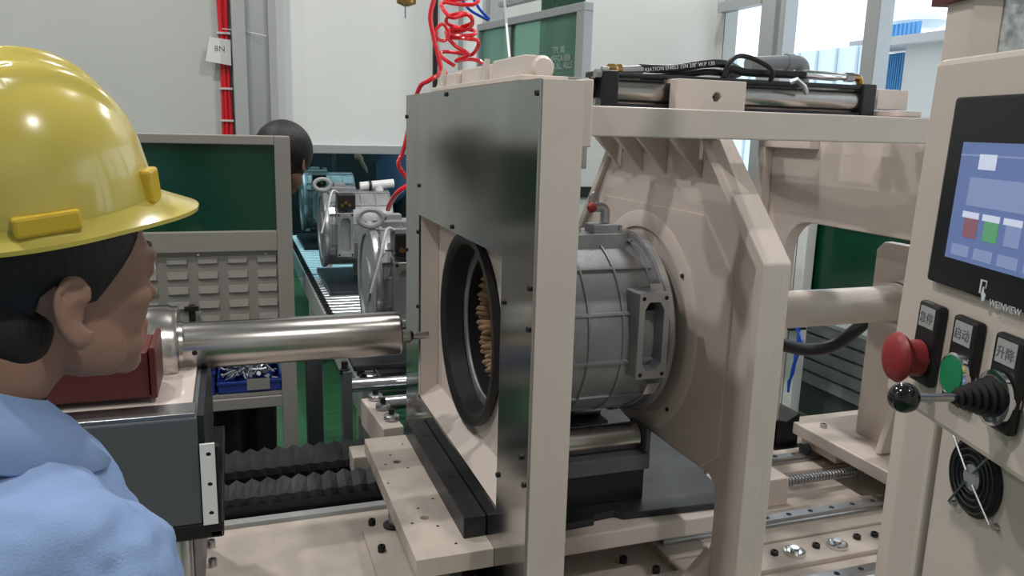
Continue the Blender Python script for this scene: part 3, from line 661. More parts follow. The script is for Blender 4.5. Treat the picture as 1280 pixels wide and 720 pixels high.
obj('top_channel',MB().box(XG-.02,XG+.3,1.9,yq,za,za+.02),'black',gg,.003)
reps('clip',MB().box(-.01,.01,-.015,.015,0,.012),'chrome',[Vector((XG,y_,za+.02)) for y_ in (3.2,3.12,3.0)],gg)
wc=thing('white_cabinet','tall white cabinet edge seen left of the green guard','cabinet',(2.77,3.3,0))
XW=2.62; ywa=at(1008,300,x=XW).y; ywz=at(1000,276,x=XW).z
obj('body',MB().box(XW,XW+.06,ywa,ywa+.5,.1,ywz),'wpaint',wc,.006)
obj('door_seam',MB().box(XW-.002,XW,ywa+.06,ywa+.064,.15,ywz-.02),'gbox',wc)
cbb=thing('cable_loop','blue cable coiled loosely beside the white cabinet','cable',at(992,440,x=XW-.08))
obj('cable_hook',MB().box(XW-.1,XW+.0,at(994,408,x=XW-.06).y-.01,at(994,408,x=XW-.06).y+.12,at(994,410,x=XW-.06).z-.01,at(994,410,x=XW-.06).z),'black',cbb)
for k in range(4):
    obj('strand',MB().tube(smooth_path([at(994+2*k,408,x=XW-.06),at(1003-3*k,430+4*k,x=XW-.08),at(992,455+3*k,x=XW-.1),at(985,490-4*k,x=XW-.1)],8),.006,8),'bluec',cbb,smooth=True)

# ================================================================== GREEN FENCE LEFT
FY=2.75
fx1=at(366,300,y=FY).x; fz1=1.548
fe=thing('guard_fence','warm grey guard fence with green screen and slotted lower sheet','fence',(-.3,FY,0))
fx0=-1.6
pz=[at(350,292,y=FY).z,at(350,306,y=FY).z]
obj('post',MB().box(fx1-.05,fx1,FY,FY+.05,0,fz1),'fence',fe,.003)
obj('post',MB().box(fx0,fx0+.05,FY,FY+.05,0,fz1),'fence',fe,.003)
obj('top_rail',MB().box(fx0+.05,fx1-.05,FY,FY+.05,fz1-.03,fz1),'fence',fe,.003)
obj('middle_rail',MB().box(fx0+.05,fx1-.05,FY,FY+.05,pz[1]-.02,pz[0]+.01),'fence',fe,.003)
obj('green_screen',MB().box(fx0+.05,fx1-.05,FY+.02,FY+.028,pz[0]+.01,fz1-.03),'green',fe,label='glossy dark green tinted screen')
zs=at(300,408,y=FY).z-.12
obj('slotted_sheet',MB().box(fx0+.05,fx1-.05,FY+.022,FY+.026,zs,pz[1]-.02),'fence',fe)
lv=MB().plate([[(0,0),(-.010,.0),(-.010,.004),(0,.028)]],'x',-.034,.034)
lv=MB().add([(-.034,0,0),(.034,0,0),(.034,0,.026),(-.034,0,.026),(-.028,-.009,.003),(.028,-.009,.003),(.030,-.002,.024),(-.030,-.002,.024)],[(0,1,5,4),(1,2,6,5),(2,3,7,6),(3,0,4,7),(4,5,6,7)])
L=[]
dxp=.0935; dzp=.050
for r in range(7):
    for c in range(17):
        L.append(Vector((fx1-.085-c*dxp,FY+.022,pz[1]-.062-r*dzp)))
reps('louvre',lv,'fence',L,fe)
obj('lower_rail',MB().box(fx0+.05,fx1-.05,FY,FY+.05,.62,.66),'fence',fe,.003)
reps('rivet',MB().lathe([(0,.005),(.003,.004)],(0,0,0),(0,-1,0),10),'chrome',[Vector((fx1-.3,FY+.02,pz[1]-.03)),Vector((fx1-.03-.06,FY+.02,pz[1]-.03))],fe)
obj('shelf',MB().box(fx0+.05,fx1-.05,FY+.01,FY+.3,.662,.672),'fence',fe)
obj('clamp_bar',MB().box(at(240,400,y=FY-.05).x-.01,at(240,400,y=FY-.05).x+.01,FY-.03,FY-.001,at(240,475,y=FY).z,at(240,380,y=FY).z).box(at(240,400,y=FY-.05).x-.022,at(240,400,y=FY-.05).x+.022,FY-.04,FY-.031,at(240,386,y=FY).z,at(240,380,y=FY).z),'black',fe,.002)
# bins
def bin_(x0,x1,y0,y1,z0,z1,label,m='blue'):
    t=thing('parts_bin',label,'bin',((x0+x1)/2,(y0+y1)/2,z0),group=None)
    w_=.006
    mb=MB().box(x0,x1,y0,y1,z0,z0+w_).box(x0,x0+w_,y0,y1,z0,z1).box(x1-w_,x1,y0,y1,z0,z1).box(x0,x1,y1-w_,y1,z0,z1+.02).box(x0,x1,y0,y0+w_,z0,z1-.02)
    mb.box(x0-.004,x1+.004,y0-.006,y0,z1-.03,z1-.018)
    obj('tub',mb,m,t,.003); return t
sz=.673
bx0=at(272,480,y=FY+.02).x; bx1=at(352,480,y=FY+.02).x
b1=bin_(bx0,bx1,FY+.02,FY+.28,sz,at(300,470,y=FY+.02).z,'blue parts bin full of loose zinc bolts')
obj('label_card',MB().box((bx0+bx1)/2-.01,(bx0+bx1)/2+.065,FY+.012,FY+.014,sz+.01,sz+.05),'fence',b1)
bolts_n=0
shank=MB().cyl((-.022,0,0),(.022,0,0),.0038,6); shank.cyl((.022,0,0),(.028,0,0),.008,6)
pr0=None
for k in range(110):
    loc=(random.uniform(bx0+.03,bx1-.03),random.uniform(FY+.045,FY+.25),0); fz=random.random()
    z=at(300,470,y=FY+.02).z-.025+.028*fz+(loc[1]-FY)*.05
    rot=(random.uniform(-.4,.4),random.uniform(-.5,.5),random.uniform(0,6.28))
    if pr0 is None: pr0=obj('loose_bolt',shank,'zinc'); o=pr0
    else: o=pr0.copy(); C.objects.link(o)
    o.location=(loc[0],loc[1],z); o.rotation_euler=rot
    tag(o,'loose zinc bolt in the heap in the blue bin','bolt','loose bolts in the blue bin')
b2=bin_(at(246,480,y=FY+.02).x,bx0-.008,FY+.02,FY+.28,sz,at(260,462,y=FY+.02).z+.01,'empty bright blue bin left of the bolt bin')
bgo=obj('paper_bag',MB().box(bx0+.03,bx1-.06,FY+.17,FY+.25,sz+.02,at(310,460,y=FY+.2).z+.03),'paper',None,.012); tag(bgo,'crumpled white bag standing in the bolt bin','bag')
# posts / conveyor legs right of fence, in shadow
lgp=thing('fence_post','dark grey steel post standing right of the guard fence','post',(at(395,500,y=3.0).x,3.0,0))
obj('post',MB().box(at(384,500,y=3.0).x,at(404,500,y=3.0).x,3.0,3.06,0,.80),'gbox',lgp,.003)
obj('foot',MB().box(at(378,500,y=3.0).x,at(410,500,y=3.0).x,2.97,3.1,0,.012),'gbox',lgp)

# ================================================================== CONVEYOR WITH HOUSINGS
M1=at(466,352,y=3.35); zcv=M1.z-.36
cv=thing('roller_conveyor','steel roller conveyor carrying housings away behind the fence','conveyor',(.9,4.5,0))
cvx0=at(400,385,z=zcv).x
cvx0=at(417,391,z=zcv).x; cvx1=cvx0+1.0
obj('side_rail',MB().box(cvx0-.05,cvx0,3.0,7.55,zcv-.14,zcv-.005),'grey',cv,.003)
obj('side_rail',MB().box(cvx1,cvx1+.05,3.0,7.55,zcv-.14,zcv-.005),'grey',cv,.003)
obj('roller',MB(),'steel',cv) if False else None
reps('roller',MB().cyl((0,0,0),(cvx1-cvx0,0,0),.026,14),'zinc',[Vector((cvx0,3.05+.075*i,zcv-.026)) for i in range(60)],cv,smooth=True)
reps('bearing_block',MB().box(-.03,0,-.016,.016,0,.022).cyl((-.015,0,.022),(-.015,0,.03),.008,8),'black',[Vector((cvx0-.01,3.05+.075*i,zcv-.005)) for i in range(60)],cv)
for y_ in (3.1,5.2,7.3):
    for x_ in (cvx0-.05,cvx1): obj('leg',MB().box(x_,x_+.05,y_,y_+.06,0,zcv-.14),'grey',cv,.003)
def pallet(y,label):
    t=thing('pallet_plate',label,'pallet',(cvx0+.4,y,zcv))
    obj('plate',MB().box(cvx0+.04,cvx1-.1,y-.42,y+.42,zcv,zcv+.02),'oxide',t,.004)
    obj('cradle',MB().box(cvx0+.25,cvx0+.6,y-.14,y-.08,zcv+.02,zcv+.11).box(cvx0+.25,cvx0+.6,y+.08,y+.14,zcv+.02,zcv+.11),'grey',t,.003)
def copy_tree(o,parent=None):
    c=o.copy(); C.objects.link(c)
    if parent is not None: c.parent=parent
    for ch in list(o.children): copy_tree(ch,c)
    return c
specs=[(466,350,3.4,'ribbed motor housing nearest on the conveyor, just left of the gate'),(407,285,5.2,'ribbed motor housing second along the conveyor, white pipe on top'),(381,250,7.0,'ribbed motor housing farthest along, seen through teal glass')]
base_h=make_housing('x','motor housings on the conveyor',True); 
hs_=[]
for i,(px,py,y_,lb) in enumerate(specs):
    o=base_h if i==0 else copy_tree(base_h)
    hs_.append(o)
for i,(px,py,y_,lb) in enumerate(specs):
    o=hs_[i]; o['label']=lb; o['group']='motor housings on the conveyor'
    q=at(px,py,y=y_); o.rotation_euler=(0,0,PI); o.scale=(1,1,1); o.location=(q.x,y_,zcv+.36)
    pallet(y_,['dark pallet plate under the nearest conveyor housing','dark pallet plate under the second conveyor housing','dark pallet plate under the farthest conveyor housing'][i])
    # front-facing terminal port with black valve block above (own things)
    fx=q.x-.045
    tpz=zcv+.36
    vb=thing('valve_block','black valve block with brass fittings on the '+['nearest','second','farthest'][i]+' conveyor housing','valve',(fx+.14,y_-.22,tpz+.13),group='valve blocks on the conveyor housings')
    obj('body',MB().box(fx+.09,fx+.2,y_-.27,y_-.16,tpz+.14,tpz+.235),'black',vb,.008)
    for k in range(3): obj('fitting',MB().cyl((fx+.115+.022*k,y_-.275,tpz+.17+.015*(k%2)),(fx+.115+.022*k,y_-.30,tpz+.17+.015*(k%2)),.010,8),'brass',vb,smooth=True)
    port=MB().plate([[(fx+.085,tpz-.15),(fx+.185,tpz-.15),(fx+.185,tpz+.12),(fx+.085,tpz+.12)],[(fx+.104,tpz-.10),(fx+.12,tpz-.12),(fx+.15,tpz-.12),(fx+.166,tpz-.10),(fx+.166,tpz+.07),(fx+.15,tpz+.09),(fx+.12,tpz+.09),(fx+.104,tpz+.07)]],'y',y_-.285,y_-.24)
    pp=obj('front_port',port,'aluedge',None,.002); child(pp,o)
    pp=obj('front_port_floor',MB().box(fx+.09,fx+.18,y_-.24,y_-.22,tpz-.145,tpz+.115),'alu',None); child(pp,o)
    for (a,b) in ((.095,-.138),(.175,-.138),(.095,.108),(.175,.108)):
        pp=obj('port_bolt',MB().cyl((fx+a,y_-.287,tpz+b),(fx+a,y_-.28,tpz+b),.007,10),'black',None); child(pp,o)
    if i<2:
        w1=obj('lead_wire',MB().tube(smooth_path([(fx+.1,y_-.2,tpz+.24),(fx+.06,y_-.26,tpz+.25),(fx+.03,y_-.29,tpz+.15),(fx-.01,y_-.28,tpz+.0)]),.006,8),'paper',None,smooth=True)
        tag(w1,'white lead wire hanging from the '+['nearest','second'][i]+' conveyor housing','wire','lead wires on the conveyor housings')
        pts=[(fx+.02+.05*math.cos(a),y_-.1+.0*a,tpz+.28+.035*math.sin(a)) for a in [2*PI*k/20 for k in range(21)]]
        w2=obj('cable_ring',MB().tube(pts,.012,8),'grey',None,smooth=True); tag(w2,'grey taped cable ring on top of the '+['nearest','second'][i]+' conveyor housing','cable','cable rings on the conveyor housings')
q=at(475,235,y=5.2)
wp=thing('white_pipe_tee','white plastic pipe tee lying on the second conveyor housing','pipe',q)
obj('cross_pipe',MB().cyl(at(450,233,y=5.2),at(492,229,y=5.2),.028,16),'wpaint',wp,smooth=True)
obj('stem',MB().cyl(at(473,232,y=5.2),at(475,250,y=5.2),.03,16),'wpaint',wp,smooth=True)
obj('clip',MB().cyl(at(461,232,y=5.19),at(464,232,y=5.19),.032,12),'black',wp,smooth=True)
# conveyor transfer rollers beneath the shaft right of the fence
cl=thing('transfer_table','steel transfer table with fat rollers behind the ram tip','transfer table',(.5,2.75,0))
zq=at(480,490,y=2.75).z
obj('top_sheet',MB().box(at(440,460,y=3.0).x,at(440,460,y=3.0).x+.7,2.95,3.12,at(480,462,y=2.95).z,at(480,455,y=2.95).z),'oxide',cl,.004)
for k,(pa,pb_) in enumerate((((438,482),(520,478)),((468,505),(522,500)))):
    obj('roller',MB().cyl(at(*pa,y=2.85-.1*k),at(*pb_,y=2.85-.1*k)+Vector((.3,0,0)),.026,20),'zinc',cl,smooth=True)
obj('side_post',MB().box(at(428,480,y=2.8).x,at(436,480,y=2.8).x+.01,2.78,2.84,.0,at(432,463,y=2.8).z),'gbox',cl,.003)
o=obj('clamp_bolt',MB().lathe([(0,.018),(.02,.018),(.022,.012),(.05,.012)],at(431,468,y=2.8),(0,0,1),6),'black',cl)
gb=thing('guide_roller_block','cream bracket with three steel guide rollers beyond the table','bracket',at(485,525,y=2.55))
a=at(462,496,y=2.75);b=at(500,520,y=2.5)
zg=a.z-.01
A=at(463,497,z=zg);B=at(487,528,z=zg)
ln=(B-A)
obj('bracket',MB().box(0,ln.length+.05,-.035,.035,-.10,0,T=frame_T(A,ln,Vector((0,0,1)).cross(ln))),'cream',gb,.003)
for k in (.1,.5,.92):
    q=A+ln*k+Vector((.012,0,0))
    o=obj('guide_roller',MB().lathe([(0,.022),(.004,.026),(.018,.026),(.022,.02)],q,(0,0,1),20),'steel',gb,smooth=True)
    obj('cap_screw',MB().lathe([(.022,.01),(.04,.01)],q,(0,0,1),12),'black',o)
obj('lower_block',MB().box(B.x-.07,B.x+.05,B.y-.06,B.y+.04,zg-.2,zg-.1).box(B.x-.13,B.x-.075,B.y-.05,B.y+.05,zg-.16,zg-.09),'creamd',gb,.004)
obj('column',MB().box(B.x-.1,B.x+.04,B.y-.04,B.y+.03,0,zg-.2),'gbox',gb)

# ================================================================== UPPER GREEN SCREEN (rotated)
def quad_plane():
    # vertical plane, corners from its own yaw
    A=at(601,31,y=3.6); d=Vector((.17,-.985,0)).normalized(); return A,d
A,dv=quad_plane(); nn=Vector((dv.y,-dv.x,0))
def on_plane(px,py):
    v=ray(px,py); t=(A-Vector((0,0,H))).dot(nn)/v.dot(nn); p=v*t; p.z+=H; return p
sgn=thing('upper_screen','pale green tinted screen in grey frame above the gate','screen',(A.x,A.y,1.5))
TS=frame_T(Vector((A.x,A.y,0)),dv,(0,0,1)) # local x along, y up, z = normal
def loc2(px,py):
    p=on_plane(px,py)-Vector((A.x,A.y,0)); return p.dot(dv),p.z
u1=loc2(735,40)[0]; zt2=A.z; zb2=1.45
def pbox(name,u0,u1_,z0,z1,t0,t1,m,par,bev=.002): return obj(name,MB().box(u0,u1_,z0,z1,t0,t1,TS),m,par,bev)
pbox('top_rail',0,u1,zt2-.03,zt2,-.02,.02,'trim',sgn)
pbox('post',u1-.05,u1,zb2,zt2-.03,-.02,.02,'trim',sgn); pbox('post',0,.02,zb2,zt2-.03,-.02,.02,'trim',sgn)
um=loc2(641,60)[0]; pbox('mullion',um-.004,um+.004,zb2,zt2-.03,-.012,.012,'gbox',sgn)
pbox('pane',.02,um-.004,zb2,zt2-.03,-.003,.003,'glassg',sgn,0); pbox('pane',um+.004,u1-.045,zb2,zt2-.03,-.003,.003,'glassg',sgn,0)
nside=1
for k,(s_,px,py) in enumerate((('TPL 00',692,67),('WEGA 008',690,78),('KULL: ALLE',691,87))):
    u,z_=loc2(px,py); text('lettering',s_,.034,'textp',TS@Matrix.Translation((u,z_,.0045*nside)),sgn,ext=.0003,sx=.85)
# strips of curtain behind the glass
ct=thing('strip_curtain','dark green strip curtain hanging behind the pale green screen','curtain',(A.x,A.y,1.5))
for (pa,pc) in ((670,688),(690,702),(704,726)):
    a_=loc2(pa,60)[0]-.22; b_=loc2(pc,60)[0]-.22; obj('strip',MB().box(a_,b_,zb2,zt2+.1,-.16,-.15,TS) if nside>0 else MB().box(a_,b_,zb2,zt2+.1,.21,.22,TS),'green',ct)
o=obj('curtain_rail',MB().box(-.1,u1,zt2+.1,zt2+.12,-.18,-.14,TS),'trim',ct)
# ================================================================== HOSES ABOVE
def pth(pts,y): return smooth_path([at(a,b,y=y+c) for a,b,c in pts],8)
rh=thing('coiled_air_hose','red coiled air hose hanging in loose loops above gate','hose',at(570,60,y=2.6))
co=[(572,-8,0),(556,2,.02),(590,6,-.05),(596,-3,0),(556,3,.06),(553,10,.0),(565,22,-.04),(585,18,-.05),(590,28,0),(572,34,.06),(558,28,.05),(562,20,0),(580,17,-.05),(590,24,-.06),(588,34,.0),(572,40,.06),(558,38,.05),(562,44,-.02),(590,44,-.05),(592,38,.02),(565,36,.05),(560,46,.0),(582,48,-.05),(598,52,-.04),(590,68,0),(572,66,.04),(553,65,.04),(553,72,0),(568,82,-.03)]
obj('coil',MB().tube(pth(co,2.6),.0062,8),'red',rh,smooth=True)
_t=at(572,-8,y=2.6); obj('supply_drop',MB().tube([_t,(_t.x+.03,2.6,2.6),(_t.x,2.6,4.6)],.0062,8),'red',rh,smooth=True)
obj('lower_coil',MB().tube(pth([(558,46,0),(570,58,-.03),(585,68,-.05),(570,76,.0),(585,74,0),(598,76,0),(607,82,0)],2.6),.0062,8),'red',rh,smooth=True)
r2=thing('air_hose','red air hose descending left of the coil to a tee','hose',at(545,60,y=2.5))
obj('hose',MB().tube(pth([(545,-8,0),(538,20,0),(542,45,0),(548,70,0),(552,90,0)],2.5),.0075,8),'red',r2,smooth=True)
_t=at(545,-8,y=2.5); obj('supply_line',MB().tube([_t,(_t.x,2.5,4.6)],.0075,8),'red',r2,smooth=True)
obj('small_ring',MB().tube(pth([(560,38,0),(553,30,0),(545,38,0),(547,48,.0),(556,51,0),(561,43,0),(560,38,0)],2.5),.005,8),'red',r2,smooth=True)
obj('tee',MB().cyl(at(549,92,y=2.5),at(558,91,y=2.5),.012,10),'red',r2,smooth=True)
obj('drop',MB().tube(pth([(550,93,0),(536,101,0),(522,115,.05),(505,185,.1),(498,205,.1),(508,222,.1)],2.62),.0075,8),'red',r2,smooth=True)
r3=obj('air_hose',MB().tube(pth([(520,228,0),(500,238,0),(488,254,.1),(485,262,.15)],3.1),.010,8),'red',None,smooth=True); tag(r3,'short red air hose ending on the nearest conveyor housing','hose')
bt=thing('blue_air_tubes','pair of thin blue air tubes by the grey column','tubes',at(600,15,y=3.4))
obj('tube',MB().tube(pth([(572,-10,0),(585,10,0),(600,20,0),(611,25,0)],3.4),.006,8),'bluec',bt,smooth=True)
obj('tube',MB().tube(pth([(590,-5,0),(600,12,0),(612,24,0)],3.4),.006,8),'bluec',bt,smooth=True)
wr=obj('string',MB().tube([(at(630,-8,y=2.2).x,2.2,4.6),at(630,-8,y=2.2),at(633,30,y=2.2),at(637,72,y=2.05)],.0035,6),'paper',None,smooth=True); tag(wr,'thin white cord rising from the gate top','cord')
bh=thing('crane_hook','small brass coloured hook with pendant, at the top edge','hook',at(507,0,y=3.0))
obj('hook_block',MB().lathe([(0,.01),(.01,.035),(.05,.04),(.06,.02)],at(508,8,y=3.0),(0,0,1),16),'brass',bh,smooth=True)
obj('pin',MB().cyl(at(507,8,y=3.0),at(507,23,y=3.0),.004,8),'steel',bh,smooth=True)
obj('chain',MB().cyl(at(508,0,y=3.0),Vector((at(508,0,y=3.0).x,3.0,4.6)),.006,8),'steel',bh,smooth=True)

# ================================================================== CONSOLE
hv=Vector((.3018,.9534,0)).normalized()
P0=ray(1105,490)*(.78/F); 
tr=ray(1170,75); tt_=P0.dot(hv)/tr.dot(hv); P1=tr*tt_
vv=P1-P0; Hc=vv.length; vv.normalize(); nv=hv.cross(vv).normalized()   # normal
if nv.dot(Vector((-1,0,0)))<0: nv=-nv
O=P0+Vector((0,0,H))
uh=-hv   # local x runs toward the camera
TC=Matrix((uh,vv,nv)).transposed().to_4x4(); TC.translation=O
def con(px,py):
    v=ray(px,py); t=P0.dot(nv)/v.dot(nv); p=v*t-P0; return p.dot(uh),p.dot(vv)
cs=thing('control_console','cream control console head with screen, buttons and joystick','console',(O.x+.1,O.y,0))
Wc=.50
det=TC.determinant()
obj('head_box',MB().box(0,Wc,0,Hc,-.16,0,TC),'console',cs,.006)
# screen
u0,v0=con(1168,350); u1_,v1_=con(1203,122)
su0=(u0+u1_)/2; sw=.29
hm=obj('screen_bezel',MB().plate([[(su0,v0),(su0+sw,v0),(su0+sw,v1_),(su0,v1_)]],'z',.0002,.008,TC),'scrbez',cs,.004,label='black glass touch screen bezel')
sa,sb_=con(1200,340); sc_,sd_=con(1225,178)
def sbx(name,a,b,c,d,z,m): return obj(name,MB().box(a,b,c,d,.0079,z,TC),m,hm)
su=con(1197,318)[0]; su=(su+con(1213,180)[0])/2
zb0=con(1197,322)[1]; zt0=con(1213,178)[1]
sbx('display',su,su+.235,zb0,zt0,.0084,'scr')
hh=zt0-zb0
sbx('header_line',su,su+.235,zt0-hh*.115,zt0-hh*.10,.0086,'scr2')
a,b=con(1237,203); sbx('white_field',a,a+.022,b-.006,b+.006,.0087,'scrw')
a,b=con(1226,222); c_,d_=con(1226,258); sbx('panel_field',a,su+.225,d_,b,.0086,'scr2')
for k,m_ in enumerate(('scrr','scrg','scr2','scrr')):
    a,b=con(1217,264); c_,d_=con(1215,296); st_=con(1242,269)[0]-con(1217,264)[0]
    sbx('tile_top',a+st_*k,a+st_*k+st_*.82,b-.005,b,.0088,'scrw'); sbx('tile',a+st_*k+.004,a+st_*k+st_*.82,d_,b-.005,.0088,m_)
    a2,b2=con(1203,304); c2_,d2_=con(1203,318); sbx('soft_key',a2+(st_+.004)*k,a2+(st_+.004)*k+st_*.9,d2_,b2,.0088,'scr2')
a,b=con(1247,375); 
text('lettering','WEINVIEW',.0075,'textw',TC@Matrix.Translation((a+.003,b-.004,.0083)),hm,ext=.0001)
a,b=con(1240,368)
obj('hand_mark',MB().plate([[(a-.004,b),(a-.002,b),(a-.002,b+.010),(a+.003,b+.010),(a+.003,b+.005),(a+.004,b+.005),(a+.004,b+.011),(a-.004,b+.011)]],'z',.0079,.0083,TC).plate([[(a,b+.006),(a+.0015,b+.006),(a+.002,b+.002),(a+.005,b+.0),(a+.004,b-.005),(a+.001,b-.005),(a-.001,b)]],'z',.0079,.0083,TC),'textw',hm)
# button stations
def station(px,py,txt,label_u=None):
    u,v=con(px,py); pl_=obj('legend_plate',MB().box(u-.0165,u+.0165,v-.045,v+.028,.0002,.009,TC),'black',cs,.003)
    obj('legend_card',MB().box(u-.011,u+.012,v+.006,v+.024,.0088,.0096,TC),'grey',pl_)
    text('lettering',txt,.0105,'textg',TC@Matrix.Translation((u-.0105,v+.0105,.0098)),pl_,ext=.0001)
    return u,v
u,v=station(1168,418,'急停'); vb_=v-.022
def lc(prof,u,v,m,name,seg=32,par=cs,lab=None,bev=0):
    o=MB().lathe(prof,TC@Vector((u,v,0)),nv,seg); return obj(name,o,m,par,smooth=True,label=lab)
lc([(.002,.0145),(.009,.0145),(.010,.012)],u,vb_,'chrome','button_barrel')
es=lc([(.009,.013),(.011,.0165),(.022,.0155),(.026,.020),(.030,.0225),(.034,.020),(.037,.012),(.038,.004)],u,vb_,'redb','emergency_stop_button',lab='dark red mushroom emergency stop button')
u,v=station(1213,440,'启动'); vb_=v-.020
lc([(.002,.0165),(.008,.0165),(.009,.0185),(.012,.0185),(.013,.0165),(.012,.0155)],u,vb_,'chrome','button_barrel')
lc([(.009,.0158),(.0135,.015),(.014,.006)],u,vb_,'gbtn','start_button',lab='green illuminated push button')
u,v=station(1268,466,'升降'); vb_=v-.020
js=lc([(.002,.0165),(.010,.0165),(.011,.021),(.014,.021),(.015,.0165)],u,vb_,'chrome','joystick_collar')
q0=TC@Vector((u,vb_,.013)); qk=ray(1130,497); 
# knob position: on the ray at slightly larger distance along the normal
kn=ray(1130,497); best=None
for i in range(200):
    d_=.05+.001*i; 
    p=q0+nv*d_; r=p-Vector((0,0,H)); e=(r.normalized()-kn.normalized()).length
    if best is None or e<best[0]: best=(e,d_)
kd=best[1]; r=(q0+nv*kd-Vector((0,0,H))).length; qk=Vector((0,0,H))+kn.normalized()*r
dj=(qk-q0); Lj=dj.length
prof=[]
nb=6
for i in range(nb):
    rr=.0155-.0018*i; prof+=[(.005*i,rr),(.005*i+.0018,rr+.0012),(.005*i+.0036,rr-.0022)]
prof+=[(.005*nb,.005)]
boot=obj('joystick_boot',MB().lathe(prof,q0,dj,24),'rubber',cs,smooth=True)
obj('joystick_rod',MB().cyl(q0+dj.normalized()*.028,qk,.0032,12),'steel',cs,smooth=True)
obj('joystick_knob',MB().ball(qk,.0115,24,16),'rubber',cs,smooth=True,label='glossy black ball knob').data.materials[0]=mat('glossy_black_plastic',(.01,.01,.012),.12,coat=.5)
# pedestal under the head
pd=thing('console_pedestal','cream console pedestal cabinet with round fan grille','pedestal',(O.x+.15,O.y-.1,0))
uh2=Vector((uh.x,uh.y,0)).normalized(); n2=Vector((nv.x,nv.y,0)).normalized()
TP=Matrix((uh2,Vector((0,0,1)),n2)).transposed().to_4x4(); TP.translation=Vector((O.x,O.y,0))
def ped(px,py,w=-.09):
    o_=TP.translation+n2*w; v=ray(px,py); t=(o_-Vector((0,0,H))).dot(n2)/v.dot(n2); p=v*t+Vector((0,0,H))-TP.translation; return p.dot(uh2),p.z
ue=ped(1160,640)[0]; up=ped(1118,640)[0]
obj('cabinet',MB().box(ue,.5,0.02,O.z+.02,-.45,-.09,TP),'console',pd,.006)
obj('edge_strip',MB().box(ue-.012,ue-.002,0.02,O.z,-.2,-.085,TP),'console',pd,.003)
obj('corner_post',MB().plate([[(ue-.012,-.10),(up+.004,-.085),(up-.012,-.10),(up-.03,-.16),(up-.03,-.3),(ue-.012,-.3)]],'y',.02,O.z+.06,TP),'console',pd,.006)
uf,zf=ped(1222,597,-.09)
fn=obj('fan_housing',MB().cyl(TP@Vector((uf,zf,-.0895)),TP@Vector((uf,zf,-.086)),.039,32),'black',pd,smooth=True)
for rr in (.015,.0215,.028,.0345):
    pts=[TP@Vector((uf+rr*math.cos(a),zf+rr*math.sin(a),-.083)) for a in [2*PI*k/32 for k in range(33)]]
    obj('fan_guard_ring',MB().tube(pts,.0011,6),'oxide',fn,smooth=True)
obj('fan_hub',MB().cyl(TP@Vector((uf,zf,-.086)),TP@Vector((uf,zf,-.0835)),.013,20),'grey',fn)
for a in (PI*.30,PI*.78,PI*1.30,PI*1.78):
    e1=TP@Vector((uf+.008*math.cos(a),zf+.008*math.sin(a),-.0815)); e2=TP@Vector((uf+.048*math.cos(a),zf+.048*math.sin(a),-.083))
    obj('fan_guard_spoke',MB().cyl(e1,e2,.0013,6),'steel',fn,smooth=True); obj('fan_screw',MB().lathe([(0,.004),(.004,.003)],TP@Vector((uf+.05*math.cos(a),zf+.05*math.sin(a),-.0895)),n2,10),'steel',fn)
# pillar behind the head
pi_=thing('console_pillar','cream square pillar rising behind the console head','pillar',(0,0,0))
pu0=ped(1177,60,-.20)[0]; pu1=ped(1210,50,-.20)[0]; pu2=ped(1236,40,-.24)[0]; ptp=ped(1200,2,-.20)[1]
q=TP@Vector((pu0,0,-.22)); pi_.location=(q.x,q.y,0)
obj('pillar',MB().box(pu0,pu1,0,2.3,-.24,-.20,TP),'cream',pi_,.003)
obj('foil_duct',MB().box(pu1+.002,pu2,1.3,2.1,-.28,-.24,TP),mat('crinkled_foil',(.7,.72,.73),.3,metal=.6,noise=.5,nscale=70,bump=1.0,bscale=60),pi_,.003,label='crinkled silver foil covered duct')
obj('top_bracket',MB().box(pu0-.02,pu2+.03,ptp,ptp+.02,-.29,-.19,TP),'redm',pi_)
# cabinet seen over the console head at the far right
cc=thing('far_cabinet','pale grey cabinet corner beyond the console at right edge','cabinet',(2.9,2.2,0))
q=at(1240,50,y=2.4)
obj('body',MB().box(at(1232,50,y=2.4).x,3.4,2.4,2.45,0,at(1245,44,y=2.4).z),'grey',cc,.004)
obj('side_panel',MB().box(at(1262,20,y=2.46).x,3.4,2.46,2.5,0,2.6),'cream',cc,.004)

